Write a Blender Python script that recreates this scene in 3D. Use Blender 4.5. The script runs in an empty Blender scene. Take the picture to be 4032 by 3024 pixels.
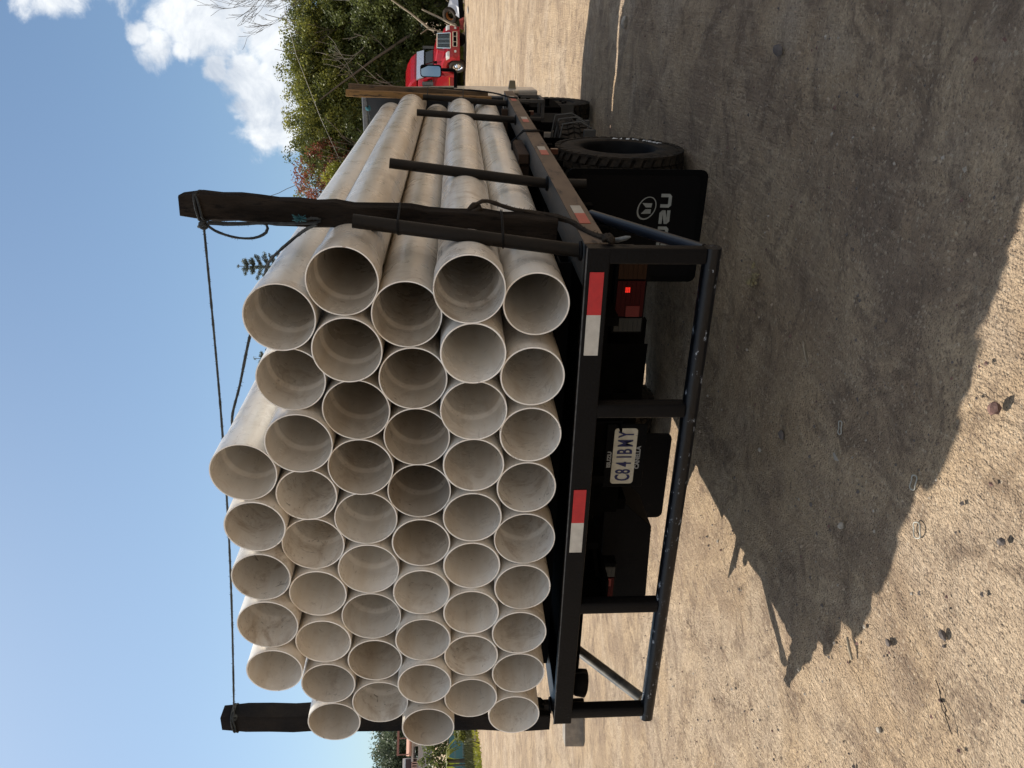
import bpy, bmesh, math, random
import numpy as np
from mathutils import Vector, Matrix, Quaternion
R_ = math.radians
sc = bpy.context.scene
C = sc.collection

# ------------------------------------------------------------------ camera, world, sun, exposure
sc.render.resolution_x, sc.render.resolution_y = 1024, 768
cd = bpy.data.cameras.new('camera'); cam = bpy.data.objects.new('camera', cd); C.objects.link(cam)
cd.sensor_width = 36.0; cd.lens = 27.54; cd.clip_start = .05; cd.clip_end = 3000
cR = Vector((0.89820, 0.43956, -0.00451)); cD = Vector((0.02661, -0.06460, -0.99756)); cF = Vector((-0.43878, 0.89589, -0.06972))
m = Matrix((cD, cR, -cF)).transposed().to_4x4(); m.translation = (2.2531, -2.9743, 1.6950)
cam.matrix_world = m                       # the photograph was taken with the phone turned on its side
sc.camera = cam
vs = sc.view_settings; vs.view_transform = 'Standard'; vs.look = 'None'; vs.exposure = 0.86; vs.gamma = 1
SUN = Vector((-.612, .250, 1.0)).normalized()      # towards the sun
sl = bpy.data.lights.new('sun', 'SUN'); so = bpy.data.objects.new('sun', sl); C.objects.link(so)
sl.energy = 4.15; sl.angle = R_(.5); sl.color = (1, .93, .82)
so.rotation_euler = SUN.to_track_quat('Z', 'Y').to_euler()
W = bpy.data.worlds.new('World'); sc.world = W; W.use_nodes = True
def build_world():
    nt = W.node_tree; N = nt.nodes; L = nt.links
    for n in list(N): N.remove(n)
    out = N.new('ShaderNodeOutputWorld'); bg = N.new('ShaderNodeBackground'); L.new(bg.outputs[0], out.inputs[0])
    sky = N.new('ShaderNodeTexSky'); sky.sky_type = 'NISHITA'; sky.sun_disc = False
    sky.sun_elevation = math.asin(SUN.z); sky.sun_rotation = math.atan2(SUN.x, SUN.y)
    sky.air_density = 1.0; sky.dust_density = 1.8; sky.ozone_density = 1.0; sky.altitude = 100
    bg.inputs[1].default_value = .092
    tc = N.new('ShaderNodeTexCoord'); nrm = N.new('ShaderNodeVectorMath'); nrm.operation = 'NORMALIZE'
    L.new(tc.outputs['Generated'], nrm.inputs[0])
    def noise(scale, det, rough=.6, dist=0):
        n = N.new('ShaderNodeTexNoise'); n.inputs['Scale'].default_value = scale; n.inputs['Detail'].default_value = det
        n.inputs['Roughness'].default_value = rough; n.inputs['Distortion'].default_value = dist
        L.new(nrm.outputs[0], n.inputs['Vector']); return n.outputs['Fac']
    def math_(op, a, b=None, clamp=False):
        n = N.new('ShaderNodeMath'); n.operation = op; n.use_clamp = clamp
        for i, v in enumerate((a, b)):
            if v is None: continue
            if isinstance(v, (int, float)): n.inputs[i].default_value = v
            else: L.new(v, n.inputs[i])
        return n.outputs[0]
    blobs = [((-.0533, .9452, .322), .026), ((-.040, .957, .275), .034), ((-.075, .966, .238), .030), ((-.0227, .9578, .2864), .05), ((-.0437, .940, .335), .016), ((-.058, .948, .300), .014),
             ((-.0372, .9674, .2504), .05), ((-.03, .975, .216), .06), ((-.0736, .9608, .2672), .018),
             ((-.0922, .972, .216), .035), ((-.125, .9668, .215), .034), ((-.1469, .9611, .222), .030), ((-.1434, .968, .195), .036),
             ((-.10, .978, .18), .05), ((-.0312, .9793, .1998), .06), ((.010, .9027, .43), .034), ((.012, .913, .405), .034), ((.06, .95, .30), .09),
             ((.2, .93, .28), .10), ((.5, .8, .3), .12), ((-.2, -.9, .4), .75), ((.8, -.4, .5), .65), ((.95, .3, .35), .45), ((-.75, -.6, .35), .45)]  # the large patches at the end are unseen clouds added for fill light
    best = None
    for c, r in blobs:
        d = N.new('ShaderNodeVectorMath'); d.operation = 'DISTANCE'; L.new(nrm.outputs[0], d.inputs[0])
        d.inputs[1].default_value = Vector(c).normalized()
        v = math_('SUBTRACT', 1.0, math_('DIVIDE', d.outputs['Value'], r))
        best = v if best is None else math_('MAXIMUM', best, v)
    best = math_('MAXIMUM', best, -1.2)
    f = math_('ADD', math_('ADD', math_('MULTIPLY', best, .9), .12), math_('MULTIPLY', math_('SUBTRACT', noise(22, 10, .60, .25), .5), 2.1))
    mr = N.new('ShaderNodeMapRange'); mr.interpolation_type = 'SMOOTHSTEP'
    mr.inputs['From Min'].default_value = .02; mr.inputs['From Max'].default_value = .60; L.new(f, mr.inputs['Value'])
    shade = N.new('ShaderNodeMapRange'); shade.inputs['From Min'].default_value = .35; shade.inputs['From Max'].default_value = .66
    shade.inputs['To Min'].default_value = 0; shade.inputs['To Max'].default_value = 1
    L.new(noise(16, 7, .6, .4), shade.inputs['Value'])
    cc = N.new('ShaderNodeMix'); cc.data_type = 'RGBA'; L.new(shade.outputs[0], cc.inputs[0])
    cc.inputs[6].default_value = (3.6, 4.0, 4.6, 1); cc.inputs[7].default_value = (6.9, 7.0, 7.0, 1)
    # even tint over the whole sky colour
    tint = N.new('ShaderNodeMix'); tint.data_type = 'RGBA'; tint.blend_type = 'MULTIPLY'; tint.inputs[0].default_value = 1
    L.new(sky.outputs[0], tint.inputs[6]); tint.inputs[7].default_value = (.60, .70, .735, 1)
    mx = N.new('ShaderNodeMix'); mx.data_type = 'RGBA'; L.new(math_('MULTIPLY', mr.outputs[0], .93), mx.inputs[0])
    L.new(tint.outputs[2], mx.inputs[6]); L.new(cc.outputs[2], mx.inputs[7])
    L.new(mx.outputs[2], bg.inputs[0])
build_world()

# ------------------------------------------------------------------ materials
MATS = {}
def mat(name, col, rough=.6, metal=0., spec=.5, var=None, vscale=5., bump=0., bscale=60., stretch=None, var2=None, v2scale=20., v2th=(.55, .7), emit=None, rnd=0., coat=0., trans=0., ior=1.45):
    if name in MATS: return MATS[name]
    M = bpy.data.materials.new(name); M.use_nodes = True; nt = M.node_tree; N = nt.nodes; L = nt.links; B = N['Principled BSDF']
    B.inputs['Roughness'].default_value = rough; B.inputs['Metallic'].default_value = metal; B.inputs['Specular IOR Level'].default_value = spec
    B.inputs['Base Color'].default_value = (*col, 1); B.inputs['Coat Weight'].default_value = coat
    B.inputs['Transmission Weight'].default_value = trans; B.inputs['IOR'].default_value = ior
    if emit: B.inputs['Emission Color'].default_value = (*emit[0], 1); B.inputs['Emission Strength'].default_value = emit[1]
    if var or bump or var2 or rnd:
        tc = N.new('ShaderNodeTexCoord'); mp = N.new('ShaderNodeMapping'); L.new(tc.outputs['Object'], mp.inputs[0])
        if stretch: mp.inputs['Scale'].default_value = stretch
        if rnd:
            oi = N.new('ShaderNodeObjectInfo'); mu = N.new('ShaderNodeMath'); mu.operation = 'MULTIPLY'; mu.inputs[1].default_value = 37.
            L.new(oi.outputs['Random'], mu.inputs[0]); L.new(mu.outputs[0], mp.inputs['Location'])
        cur = None
        def noise(s, d=6, r=.6):
            n = N.new('ShaderNodeTexNoise'); n.inputs['Scale'].default_value = s; n.inputs['Detail'].default_value = d; n.inputs['Roughness'].default_value = r
            L.new(mp.outputs[0], n.inputs['Vector']); return n.outputs['Fac']
        def mixc(fac, a, b):
            x = N.new('ShaderNodeMix'); x.data_type = 'RGBA'; L.new(fac, x.inputs[0])
            for i, v in ((6, a), (7, b)):
                if isinstance(v, tuple): x.inputs[i].default_value = (*v, 1)
                else: L.new(v, x.inputs[i])
            return x.outputs[2]
        def ramp(f, a, b):
            r = N.new('ShaderNodeMapRange'); r.inputs['From Min'].default_value = a; r.inputs['From Max'].default_value = b; L.new(f, r.inputs['Value']); return r.outputs[0]
        if var: cur = mixc(ramp(noise(vscale), .3, .7), col, var)
        if var2: cur = mixc(ramp(noise(v2scale, 8, .7), *v2th), cur if cur is not None else col, var2)
        if rnd:
            hs = N.new('ShaderNodeHueSaturation'); r = N.new('ShaderNodeMapRange'); L.new(oi.outputs['Random'], r.inputs['Value'])
            r.inputs['To Min'].default_value = 1 - rnd; r.inputs['To Max'].default_value = 1 + rnd; L.new(r.outputs[0], hs.inputs['Value'])
            if cur is not None: L.new(cur, hs.inputs['Color'])
            else: hs.inputs['Color'].default_value = (*col, 1)
            cur = hs.outputs[0]
        if cur is not None: L.new(cur, B.inputs['Base Color'])
        if bump:
            b = N.new('ShaderNodeBump'); b.inputs['Strength'].default_value = bump; b.inputs['Distance'].default_value = .01
            L.new(noise(bscale, 6, .65), b.inputs['Height']); L.new(b.outputs[0], B.inputs['Normal'])
    MATS[name] = M; return M

black = mat('black_paint', (.0018, .002, .0026), .42, spec=.14, var=(.003, .003, .004), vscale=9, bump=.25, bscale=70, var2=(.07, .075, .08), v2scale=45, v2th=(.66, .74))
blackm = mat('matt_black', (.0025, .0025, .003), .75, spec=.08, var=(.005, .005, .005), vscale=4, bump=.2)
under = mat('underbody_black', (.0015, .0015, .0015), .9, spec=.02, var=(.004, .0035, .003), vscale=8)
steel = mat('dusty_deck_steel', (.028, .034, .040), .45, spec=.4, var=(.07, .072, .07), vscale=6, stretch=(30, 1.2, 30), bump=.2, var2=(.12, .10, .08), v2scale=3)
dustrail = mat('dusty_rail_paint', (.19, .135, .092), .85, spec=.2, var=(.13, .095, .068), vscale=3, stretch=(1, 1, 3), bump=.2, var2=(.03, .028, .026), v2scale=6, v2th=(.56, .72))
pipemetal = mat('dark_steel_tube', (.006, .0055, .005), .5, spec=.18, metal=.0, var=(.018, .014, .011), vscale=9, stretch=(1, 1, .35), bump=.2, var2=(.06, .048, .038), v2scale=25, v2th=(.58, .78))
rubber = mat('tyre_rubber', (.012, .011, .010), .85, spec=.15, var=(.050, .038, .027), vscale=14, bump=.4, bscale=90)
rubflap = mat('flap_rubber', (.0012, .0012, .0016), .65, spec=.08, var=(.0025, .0025, .0025), vscale=3, bump=.15, bscale=8, var2=(.016, .012, .009), v2scale=7, v2th=(.58, .72))
rimm = mat('dark_rim', (.003, .003, .0035), .65, spec=.08, var=(.008, .008, .008), vscale=10)
whitep = mat('white_lettering', (.30, .31, .31), .6, var=(.22, .22, .21), vscale=20)
platew = mat('plate_white', (.60, .57, .47), .5, var=(.45, .42, .33), vscale=25, var2=(.07, .05, .04), v2scale=40, v2th=(.64, .70))
plateb = mat('plate_blue', (.004, .008, .10), .5, var=(.01, .015, .07), vscale=40)
redref = mat('red_reflective', (.48, .018, .022), .4, var=(.36, .015, .02), vscale=30, var2=(.02, .01, .01), v2scale=45, v2th=(.71, .74))
whiteref = mat('white_reflective', (.52, .50, .45), .45, var=(.42, .40, .36), vscale=30, var2=(.03, .03, .03), v2scale=40, v2th=(.66, .69))
redside = mat('faded_red_reflective', (.42, .085, .055), .55, var=(.34, .075, .05), vscale=25)
whiteside = mat('faded_white_reflective', (.42, .38, .32), .6, var=(.33, .30, .25), vscale=25)
redlens = mat('red_lens', (.035, .0007, .001), .45, spec=.12)
amberlens = mat('amber_lens', (.025, .008, .001), .45, spec=.15)
clearlens = mat('clear_lens', (.035, .035, .032), .4, spec=.2)
lit = mat('lit_red_bulb', (.5, .01, .01), .4, emit=((1, .03, .015), .45))
darkwood = mat('dark_timber', (.008, .0065, .0055), .88, spec=.05, var=(.036, .028, .022), vscale=7, stretch=(3, 3, .5), bump=.9, bscale=45, var2=(.012, .010, .009), v2scale=14, v2th=(.52, .62))
yelwood = mat('yellow_timber', (.24, .13, .045), .75, spec=.2, var=(.15, .085, .035), vscale=6, stretch=(3, 3, .6), bump=.5, bscale=45, var2=(.035, .022, .014), v2scale=12, v2th=(.56, .64))
brnwood = mat('brown_timber', (.055, .032, .020), .8, spec=.2, var=(.035, .022, .015), vscale=8, bump=.5)
ropem = mat('grey_rope', (.030, .033, .036), .9, spec=.1, var=(.07, .075, .075), vscale=40, bump=1., bscale=260)
ropebrown = mat('brown_rope', (.062, .050, .040), .9, spec=.1, var=(.035, .028, .022), vscale=60, bump=1., bscale=260)
ropeblue = mat('teal_twine', (.020, .075, .095), .9, spec=.1, var=(.05, .13, .15), vscale=60)
wirem = mat('binding_wire', (.004, .004, .004), .6, spec=.2)
creamp = mat('cream_cab_paint', (.50, .47, .42), .3, var=(.42, .38, .33), vscale=2, coat=.3)
redp = mat('red_truck_paint', (.33, .006, .014), .25, spec=.4, var=(.25, .010, .014), vscale=2.5, coat=.35)
chrome = mat('chrome', (.75, .76, .78), .12, metal=1.)
glass = mat('dark_glass', (.010, .014, .014), .06, spec=.8)
mirrorg = mat('mirror_glass', (.33, .38, .40), .03, metal=1.)
silver = mat('silver_fabric', (.6, .62, .68), .25, metal=.8, bump=.8, bscale=5)
lamp = mat('headlamp_glass', (.6, .6, .58), .12, spec=.8, coat=.6)

def pvc():
    M = bpy.data.materials.new('dirty_pvc'); M.use_nodes = True; nt = M.node_tree; N = nt.nodes; L = nt.links; B = N['Principled BSDF']
    B.inputs['Roughness'].default_value = .3; B.inputs['Specular IOR Level'].default_value = .6
    tc = N.new('ShaderNodeTexCoord'); oi = N.new('ShaderNodeObjectInfo')
    off = N.new('ShaderNodeMath'); off.operation = 'MULTIPLY'; off.inputs[1].default_value = 53; L.new(oi.outputs['Random'], off.inputs[0])
    def mp(scale):
        m_ = N.new('ShaderNodeMapping'); L.new(tc.outputs['Object'], m_.inputs[0]); m_.inputs['Scale'].default_value = scale; L.new(off.outputs[0], m_.inputs['Location']); return m_.outputs[0]
    def noise(v, s, d=6, r=.6, dist=0):
        n = N.new('ShaderNodeTexNoise'); n.inputs['Scale'].default_value = s; n.inputs['Detail'].default_value = d; n.inputs['Roughness'].default_value = r
        n.inputs['Distortion'].default_value = dist; L.new(v, n.inputs['Vector']); return n.outputs['Fac']
    def ramp(f, a, b, lo=0, hi=1):
        r = N.new('ShaderNodeMapRange'); r.inputs['From Min'].default_value = a; r.inputs['From Max'].default_value = b
        r.inputs['To Min'].default_value = lo; r.inputs['To Max'].default_value = hi; L.new(f, r.inputs['Value']); return r.outputs[0]
    def mix(fac, a, b):
        x = N.new('ShaderNodeMix'); x.data_type = 'RGBA'; L.new(fac, x.inputs[0])
        for i, v in ((6, a), (7, b)):
            if isinstance(v, tuple): x.inputs[i].default_value = (*v, 1)
            else: L.new(v, x.inputs[i])
        return x.outputs[2]
    def mul(a, b_, op='MULTIPLY'):
        n = N.new('ShaderNodeMath'); n.operation = op
        for i, v in enumerate((a, b_)):
            if isinstance(v, (int, float)): n.inputs[i].default_value = v
            else: L.new(v, n.inputs[i])
        return n.outputs[0]
    r2 = mul(mul(oi.outputs['Random'], 7.31), 1.0, 'MODULO')
    iso = mp((1, 1, 1)); lon = mp((1, .16, 1)); rnd = mp((1, 1.25, 1)); fine = mp((1, .12, 1))
    c = mix(ramp(noise(lon, 7, 6), .38, .64), (.85, .825, .785), (.72, .655, .57))
    c = mix(mul(ramp(noise(iso, 6, 8, .72, 1.6), .50, .66, 0, 1), ramp(r2, 0, 1, .12, .75)), c, (.42, .335, .26))       # smeared mud
    c = mix(mul(ramp(noise(rnd, 9, 8, .72, 3.4), .60, .66, 0, 1), ramp(r2, 0, 1, .25, .8)), c, (.17, .14, .115))       # dark scuffs
    c = mix(ramp(noise(fine, 50, 4, .6), .66, .74, 0, .3), c, (.22, .19, .16))            # long scratches
    tn = N.new('ShaderNodeMix'); tn.data_type = 'RGBA'; tn.blend_type = 'MULTIPLY'; tn.inputs[0].default_value = 1; L.new(c, tn.inputs[6]); L.new(oi.outputs['Color'], tn.inputs[7])
    hs = N.new('ShaderNodeHueSaturation'); L.new(tn.outputs[2], hs.inputs['Color'])
    L.new(ramp(oi.outputs['Random'], 0, 1, .84, 1.05), hs.inputs['Value'])
    L.new(hs.outputs[0], B.inputs['Base Color'])
    L.new(ramp(noise(iso, 5, 5), .3, .7, .20, .42), B.inputs['Roughness'])
    b = N.new('ShaderNodeBump'); b.inputs['Strength'].default_value = .035; b.inputs['Distance'].default_value = .01
    L.new(noise(lon, 14, 4), b.inputs['Height']); L.new(b.outputs[0], B.inputs['Normal'])
    return M
pvcm = pvc(); rimw = mat('cut_pvc_edge', (.86, .84, .79), .5, var=(.72, .67, .59), vscale=14, rnd=.05, var2=(.38, .32, .26), v2scale=26, v2th=(.60, .66))

def leafmat(name, a, b, rnd=.12):
    M = bpy.data.materials.new(name); M.use_nodes = True; nt = M.node_tree; N = nt.nodes; L = nt.links; B = N['Principled BSDF']
    B.inputs['Roughness'].default_value = .5; B.inputs['Specular IOR Level'].default_value = .3
    tc = N.new('ShaderNodeTexCoord'); n = N.new('ShaderNodeTexNoise'); n.inputs['Scale'].default_value = .9; n.inputs['Detail'].default_value = 5
    L.new(tc.outputs['Object'], n.inputs['Vector'])
    wn = N.new('ShaderNodeTexNoise'); wn.inputs['Scale'].default_value = 9; L.new(tc.outputs['Object'], wn.inputs['Vector'])
    ad = N.new('ShaderNodeMath'); ad.operation = 'MULTIPLY_ADD'; L.new(wn.outputs['Fac'], ad.inputs[0]); ad.inputs[1].default_value = .6; L.new(n.outputs['Fac'], ad.inputs[2])
    r = N.new('ShaderNodeMapRange'); r.inputs['From Min'].default_value = .6; r.inputs['From Max'].default_value = 1.0; L.new(ad.outputs[0], r.inputs['Value'])
    x = N.new('ShaderNodeMix'); x.data_type = 'RGBA'; L.new(r.outputs[0], x.inputs[0]); x.inputs[6].default_value = (*a, 1); x.inputs[7].default_value = (*b, 1)
    oi = N.new('ShaderNodeObjectInfo'); hs = N.new('ShaderNodeHueSaturation'); rr = N.new('ShaderNodeMapRange'); L.new(oi.outputs['Random'], rr.inputs['Value'])
    rr.inputs['To Min'].default_value = 1 - rnd; rr.inputs['To Max'].default_value = 1 + rnd; L.new(rr.outputs[0], hs.inputs['Value']); L.new(x.outputs[2], hs.inputs['Color'])
    L.new(hs.outputs[0], B.inputs['Base Color'])
    tr = N.new('ShaderNodeBsdfTranslucent'); L.new(hs.outputs[0], tr.inputs[0]); ms = N.new('ShaderNodeMixShader'); ms.inputs[0].default_value = .42
    L.new(B.outputs[0], ms.inputs[1]); L.new(tr.outputs[0], ms.inputs[2]); L.new(ms.outputs[0], N['Material Output'].inputs[0])
    return M
leafA = leafmat('olive_leaves', (.095, .112, .022), (.25, .245, .05))
leafB = leafmat('deep_green_leaves', (.050, .066, .020), (.14, .16, .045))
leafR = leafmat('russet_leaves', (.20, .065, .038), (.32, .12, .07))
leafY = leafmat('lime_leaves', (.14, .17, .022), (.32, .31, .045))
leafC = leafmat('blue_green_needles', (.07, .095, .085), (.15, .185, .165))
leafF = leafmat('hazy_green_leaves', (.07, .095, .060), (.13, .16, .10))
bark = mat('bark', (.13, .105, .08), .9, var=(.07, .055, .04), vscale=9)
palebark = mat('pale_branch', (.30, .25, .18), .9, var=(.21, .17, .12), vscale=5)

# ------------------------------------------------------------------ mesh helpers
class MB:
    def __init__(s): s.v = []; s.f = []; s.m = []; s.s = []; s.cur = 0; s.sm = False
    def add(s, vs_, fs, smooth=None):
        o = len(s.v); s.v += [tuple(v) for v in vs_]; sm = s.sm if smooth is None else smooth
        for f in fs: s.f.append(tuple(o + i for i in f)); s.m.append(s.cur); s.s.append(sm)
        return s
    def hexa(s, P):
        return s.add(P, [(0, 3, 2, 1), (4, 5, 6, 7), (0, 1, 5, 4), (1, 2, 6, 5), (2, 3, 7, 6), (3, 0, 4, 7)], False)
    def box(s, x0, x1, y0, y1, z0, z1):
        return s.hexa([(x0, y0, z0), (x1, y0, z0), (x1, y1, z0), (x0, y1, z0), (x0, y0, z1), (x1, y0, z1), (x1, y1, z1), (x0, y1, z1)])
    def beam(s, a, b, w, h, up=(0, 0, 1), w2=None, h2=None):
        a = Vector(a); b = Vector(b); d = (b - a).normalized(); u = Vector(up)
        if abs(d.dot(u)) > .95: u = Vector((0, 1, 0))
        x = d.cross(u).normalized(); y = x.cross(d)
        P = []
        for p, W_, H_ in ((a, w, h), (b, w2 or w, h2 or h)):
            for sx, sy in ((-1, -1), (1, -1), (1, 1), (-1, 1)): P.append(p + x * sx * W_ / 2 + y * sy * H_ / 2)
        return s.hexa(P)
    def rbeam(s, a, b, w, h, r, up=(0, 0, 1), seg=3):      # beam with rounded edges
        a = Vector(a); b = Vector(b); d = (b - a).normalized(); u = Vector(up)
        if abs(d.dot(u)) > .95: u = Vector((0, 1, 0))
        x = d.cross(u).normalized(); y = x.cross(d); prof = []
        for cx, cy, a0 in ((w / 2 - r, h / 2 - r, 0), (-w / 2 + r, h / 2 - r, 90), (-w / 2 + r, -h / 2 + r, 180), (w / 2 - r, -h / 2 + r, 270)):
            for i in range(seg + 1):
                t = R_(a0 + 90 * i / seg); prof.append((cx + r * math.cos(t), cy + r * math.sin(t)))
        n = len(prof); P = [p + x * q[0] + y * q[1] for p in (a, b) for q in prof]
        s.add(P, [(i, (i + 1) % n, n + (i + 1) % n, n + i) for i in range(n)], True)
        return s.add(P, [tuple(range(n - 1, -1, -1)), tuple(range(n, 2 * n))], False)
    def tube(s, pts, r, n=8, caps=True, closed=False, smooth=True):
        pts = [Vector(p) for p in pts]; k = len(pts); rr = r if isinstance(r, (list, tuple)) else [r] * k
        V = []; pu = None
        for i, p in enumerate(pts):
            if closed: d = pts[(i + 1) % k] - pts[i - 1]
            else: d = pts[min(i + 1, k - 1)] - pts[max(i - 1, 0)]
            d.normalize()
            if pu is None:
                u = Vector((0, 0, 1)) if abs(d.z) < .9 else Vector((1, 0, 0)); u = (u - d * u.dot(d)).normalized()
            else:
                u = pu - d * pu.dot(d)
                u = u.normalized() if u.length > 1e-6 else pu
            pu = u; w = d.cross(u)
            V += [p + (u * math.cos(2 * math.pi * j / n) + w * math.sin(2 * math.pi * j / n)) * rr[i] for j in range(n)]
        F = []
        for i in range(k if closed else k - 1):
            a = i * n; b = ((i + 1) % k) * n
            F += [(a + j, a + (j + 1) % n, b + (j + 1) % n, b + j) for j in range(n)]
        s.add(V, F, smooth)
        if caps and not closed: s.add([v for v in V[:n]] + [v for v in V[-n:]], [tuple(range(n - 1, -1, -1)), tuple(range(n, 2 * n))], False)
        return s
    def lathe(s, prof, axis, c, n=48, smooth=True, closed=False, mats=None):
        # prof: (along, radius)
        V = []; c = Vector(c); ax = Vector(axis).normalized(); u = Vector((0, 0, 1)) if abs(ax.z) < .9 else Vector((1, 0, 0)); u = (u - ax * u.dot(ax)).normalized(); w = ax.cross(u)
        for a, r in prof: V += [c + ax * a + (u * math.cos(2 * math.pi * j / n) + w * math.sin(2 * math.pi * j / n)) * r for j in range(n)]
        K = len(prof); o = len(s.v); s.v += [tuple(v) for v in V]
        for i in range(K if closed else K - 1):
            a = i * n; b = ((i + 1) % K) * n
            for j in range(n):
                s.f.append((o + a + j, o + b + j, o + b + (j + 1) % n, o + a + (j + 1) % n)); s.m.append(mats[i] if mats else s.cur); s.s.append(smooth)
        return s
    def disc(s, c, axis, r, th, n=24): return s.lathe([(-th / 2, .0001), (-th / 2, r), (th / 2, r), (th / 2, .0001)], axis, c, n, False)
    def prism(s, poly, o, ux, uy, th):      # 2D outline extruded by th along ux x uy
        o = Vector(o); ux = Vector(ux); uy = Vector(uy); nz = ux.cross(uy).normalized() * th; n = len(poly)
        P = [o + ux * x + uy * y for x, y in poly]; P += [p + nz for p in P]
        return s.add(P, [tuple(range(n - 1, -1, -1)), tuple(range(n, 2 * n))] + [(i, (i + 1) % n, n + (i + 1) % n, n + i) for i in range(n)], False)
    def text(s, body, o, ux, uy, size, th, sx=1.0, align='LEFT', offset=0.):
        cu = bpy.data.curves.new('t', 'FONT'); cu.body = body; cu.size = size; cu.extrude = th / 2; cu.align_x = align; cu.resolution_u = 3; cu.offset = offset
        ob = bpy.data.objects.new('t', cu); C.objects.link(ob); dg = bpy.context.evaluated_depsgraph_get(); me = bpy.data.meshes.new_from_object(ob.evaluated_get(dg))
        o = Vector(o); ux = Vector(ux).normalized(); uy = Vector(uy).normalized(); nz = ux.cross(uy)
        s.add([o + ux * v.co.x * sx + uy * v.co.y + nz * (v.co.z + th / 2) for v in me.vertices], [tuple(p.vertices) for p in me.polygons], False)
        bpy.data.objects.remove(ob); bpy.data.curves.remove(cu); bpy.data.meshes.remove(me); return s
    def ribbon(s, pts, w, o, ux, uy, th):   # thick flat stroke through 2D points with mitred corners
        n = len(pts); Lp = []; Rp = []
        for i in range(n):
            p = Vector(pts[i])
            d1 = (p - Vector(pts[i - 1])).normalized() if i else None; d2 = (Vector(pts[i + 1]) - p).normalized() if i < n - 1 else None
            d1 = d1 or d2; d2 = d2 or d1
            nn = Vector((-(d1.y + d2.y), d1.x + d2.x)); nn.normalize(); k = w / 2 / max(.5, nn.dot(Vector((-d1.y, d1.x))))
            Lp.append(p + nn * k); Rp.append(p - nn * k)
        for i in range(n - 1): s.prism([tuple(Rp[i]), tuple(Rp[i + 1]), tuple(Lp[i + 1]), tuple(Lp[i])], o, ux, uy, th)
        return s
    def build(s, name, mats, parent=None, loc=None, bevel=0., kind=None):
        me = bpy.data.meshes.new(name)
        off = Vector((0, 0, 0))
        if parent is not None:
            q = parent
            while q: off += q.location; q = q.parent
        if loc is not None: off = Vector(loc)
        me.from_pydata([tuple(Vector(v) - off) for v in s.v], [], s.f); me.update()
        if not isinstance(mats, (list, tuple)): mats = [mats]
        for M in mats: me.materials.append(M)
        me.polygons.foreach_set('material_index', s.m); me.polygons.foreach_set('use_smooth', s.s)
        ob = bpy.data.objects.new(name, me); C.objects.link(ob)
        if parent is not None: ob.parent = parent
        elif loc is not None: ob.location = loc
        if bevel:
            b = ob.modifiers.new('bevel', 'BEVEL'); b.width = bevel; b.segments = 2; b.limit_method = 'ANGLE'; b.angle_limit = R_(50)
        if kind: ob['kind'] = kind
        return ob
def tag(o, label, cat, group=None):
    o['label'] = label; o['category'] = cat
    if group: o['group'] = group
    return o
def thing(name, loc, label, cat, group=None):
    o = bpy.data.objects.new(name, None); C.objects.link(o); o.location = loc; o.empty_display_size = .2
    return tag(o, label, cat, group)
def copy_tree(o, parent=None):
    c = o.copy(); C.objects.link(c); c.parent = parent
    for ch in o.children: copy_tree(ch, c)
    return c
rng = random.Random(7); nprng = np.random.default_rng(5)

# ------------------------------------------------------------------ ground (one sheet to the horizon)
def gh(x, y):
    d = np.hypot(x, y); h = np.where(d > 10, (np.maximum(d - 10, 0)) * .0275, 0.0)
    h = np.where(d > 70, 60 * .0275 + (d - 70) * .055, h); h = np.where(d > 230, 60 * .0275 + 160 * .055 + (d - 230) * .004, h)
    k = np.clip((d - 8) / 4, 0, 1); return h * k
def H(x, y): return float(gh(np.array(float(x)), np.array(float(y))))
def axis_pts(lo, hi, a, b, st):
    out = list(np.arange(a, b + 1e-6, st)); s_ = st; x = b
    while x < hi: s_ *= 1.16; x += s_; out.append(x)
    s_ = st; x = a
    while x > lo: s_ *= 1.16; x -= s_; out.insert(0, x)
    return np.array(out)
def val_noise(x, y, f, seed):
    r = np.random.default_rng(seed); T = r.random((64, 64)); xi = x * f; yi = y * f
    x0 = np.floor(xi).astype(int); y0 = np.floor(yi).astype(int); fx = xi - x0; fy = yi - y0; fx = fx * fx * (3 - 2 * fx); fy = fy * fy * (3 - 2 * fy)
    g = lambda i, j: T[i % 64, j % 64]
    return (g(x0, y0) * (1 - fx) + g(x0 + 1, y0) * fx) * (1 - fy) + (g(x0, y0 + 1) * (1 - fx) + g(x0 + 1, y0 + 1) * fx) * fy - .5
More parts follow.
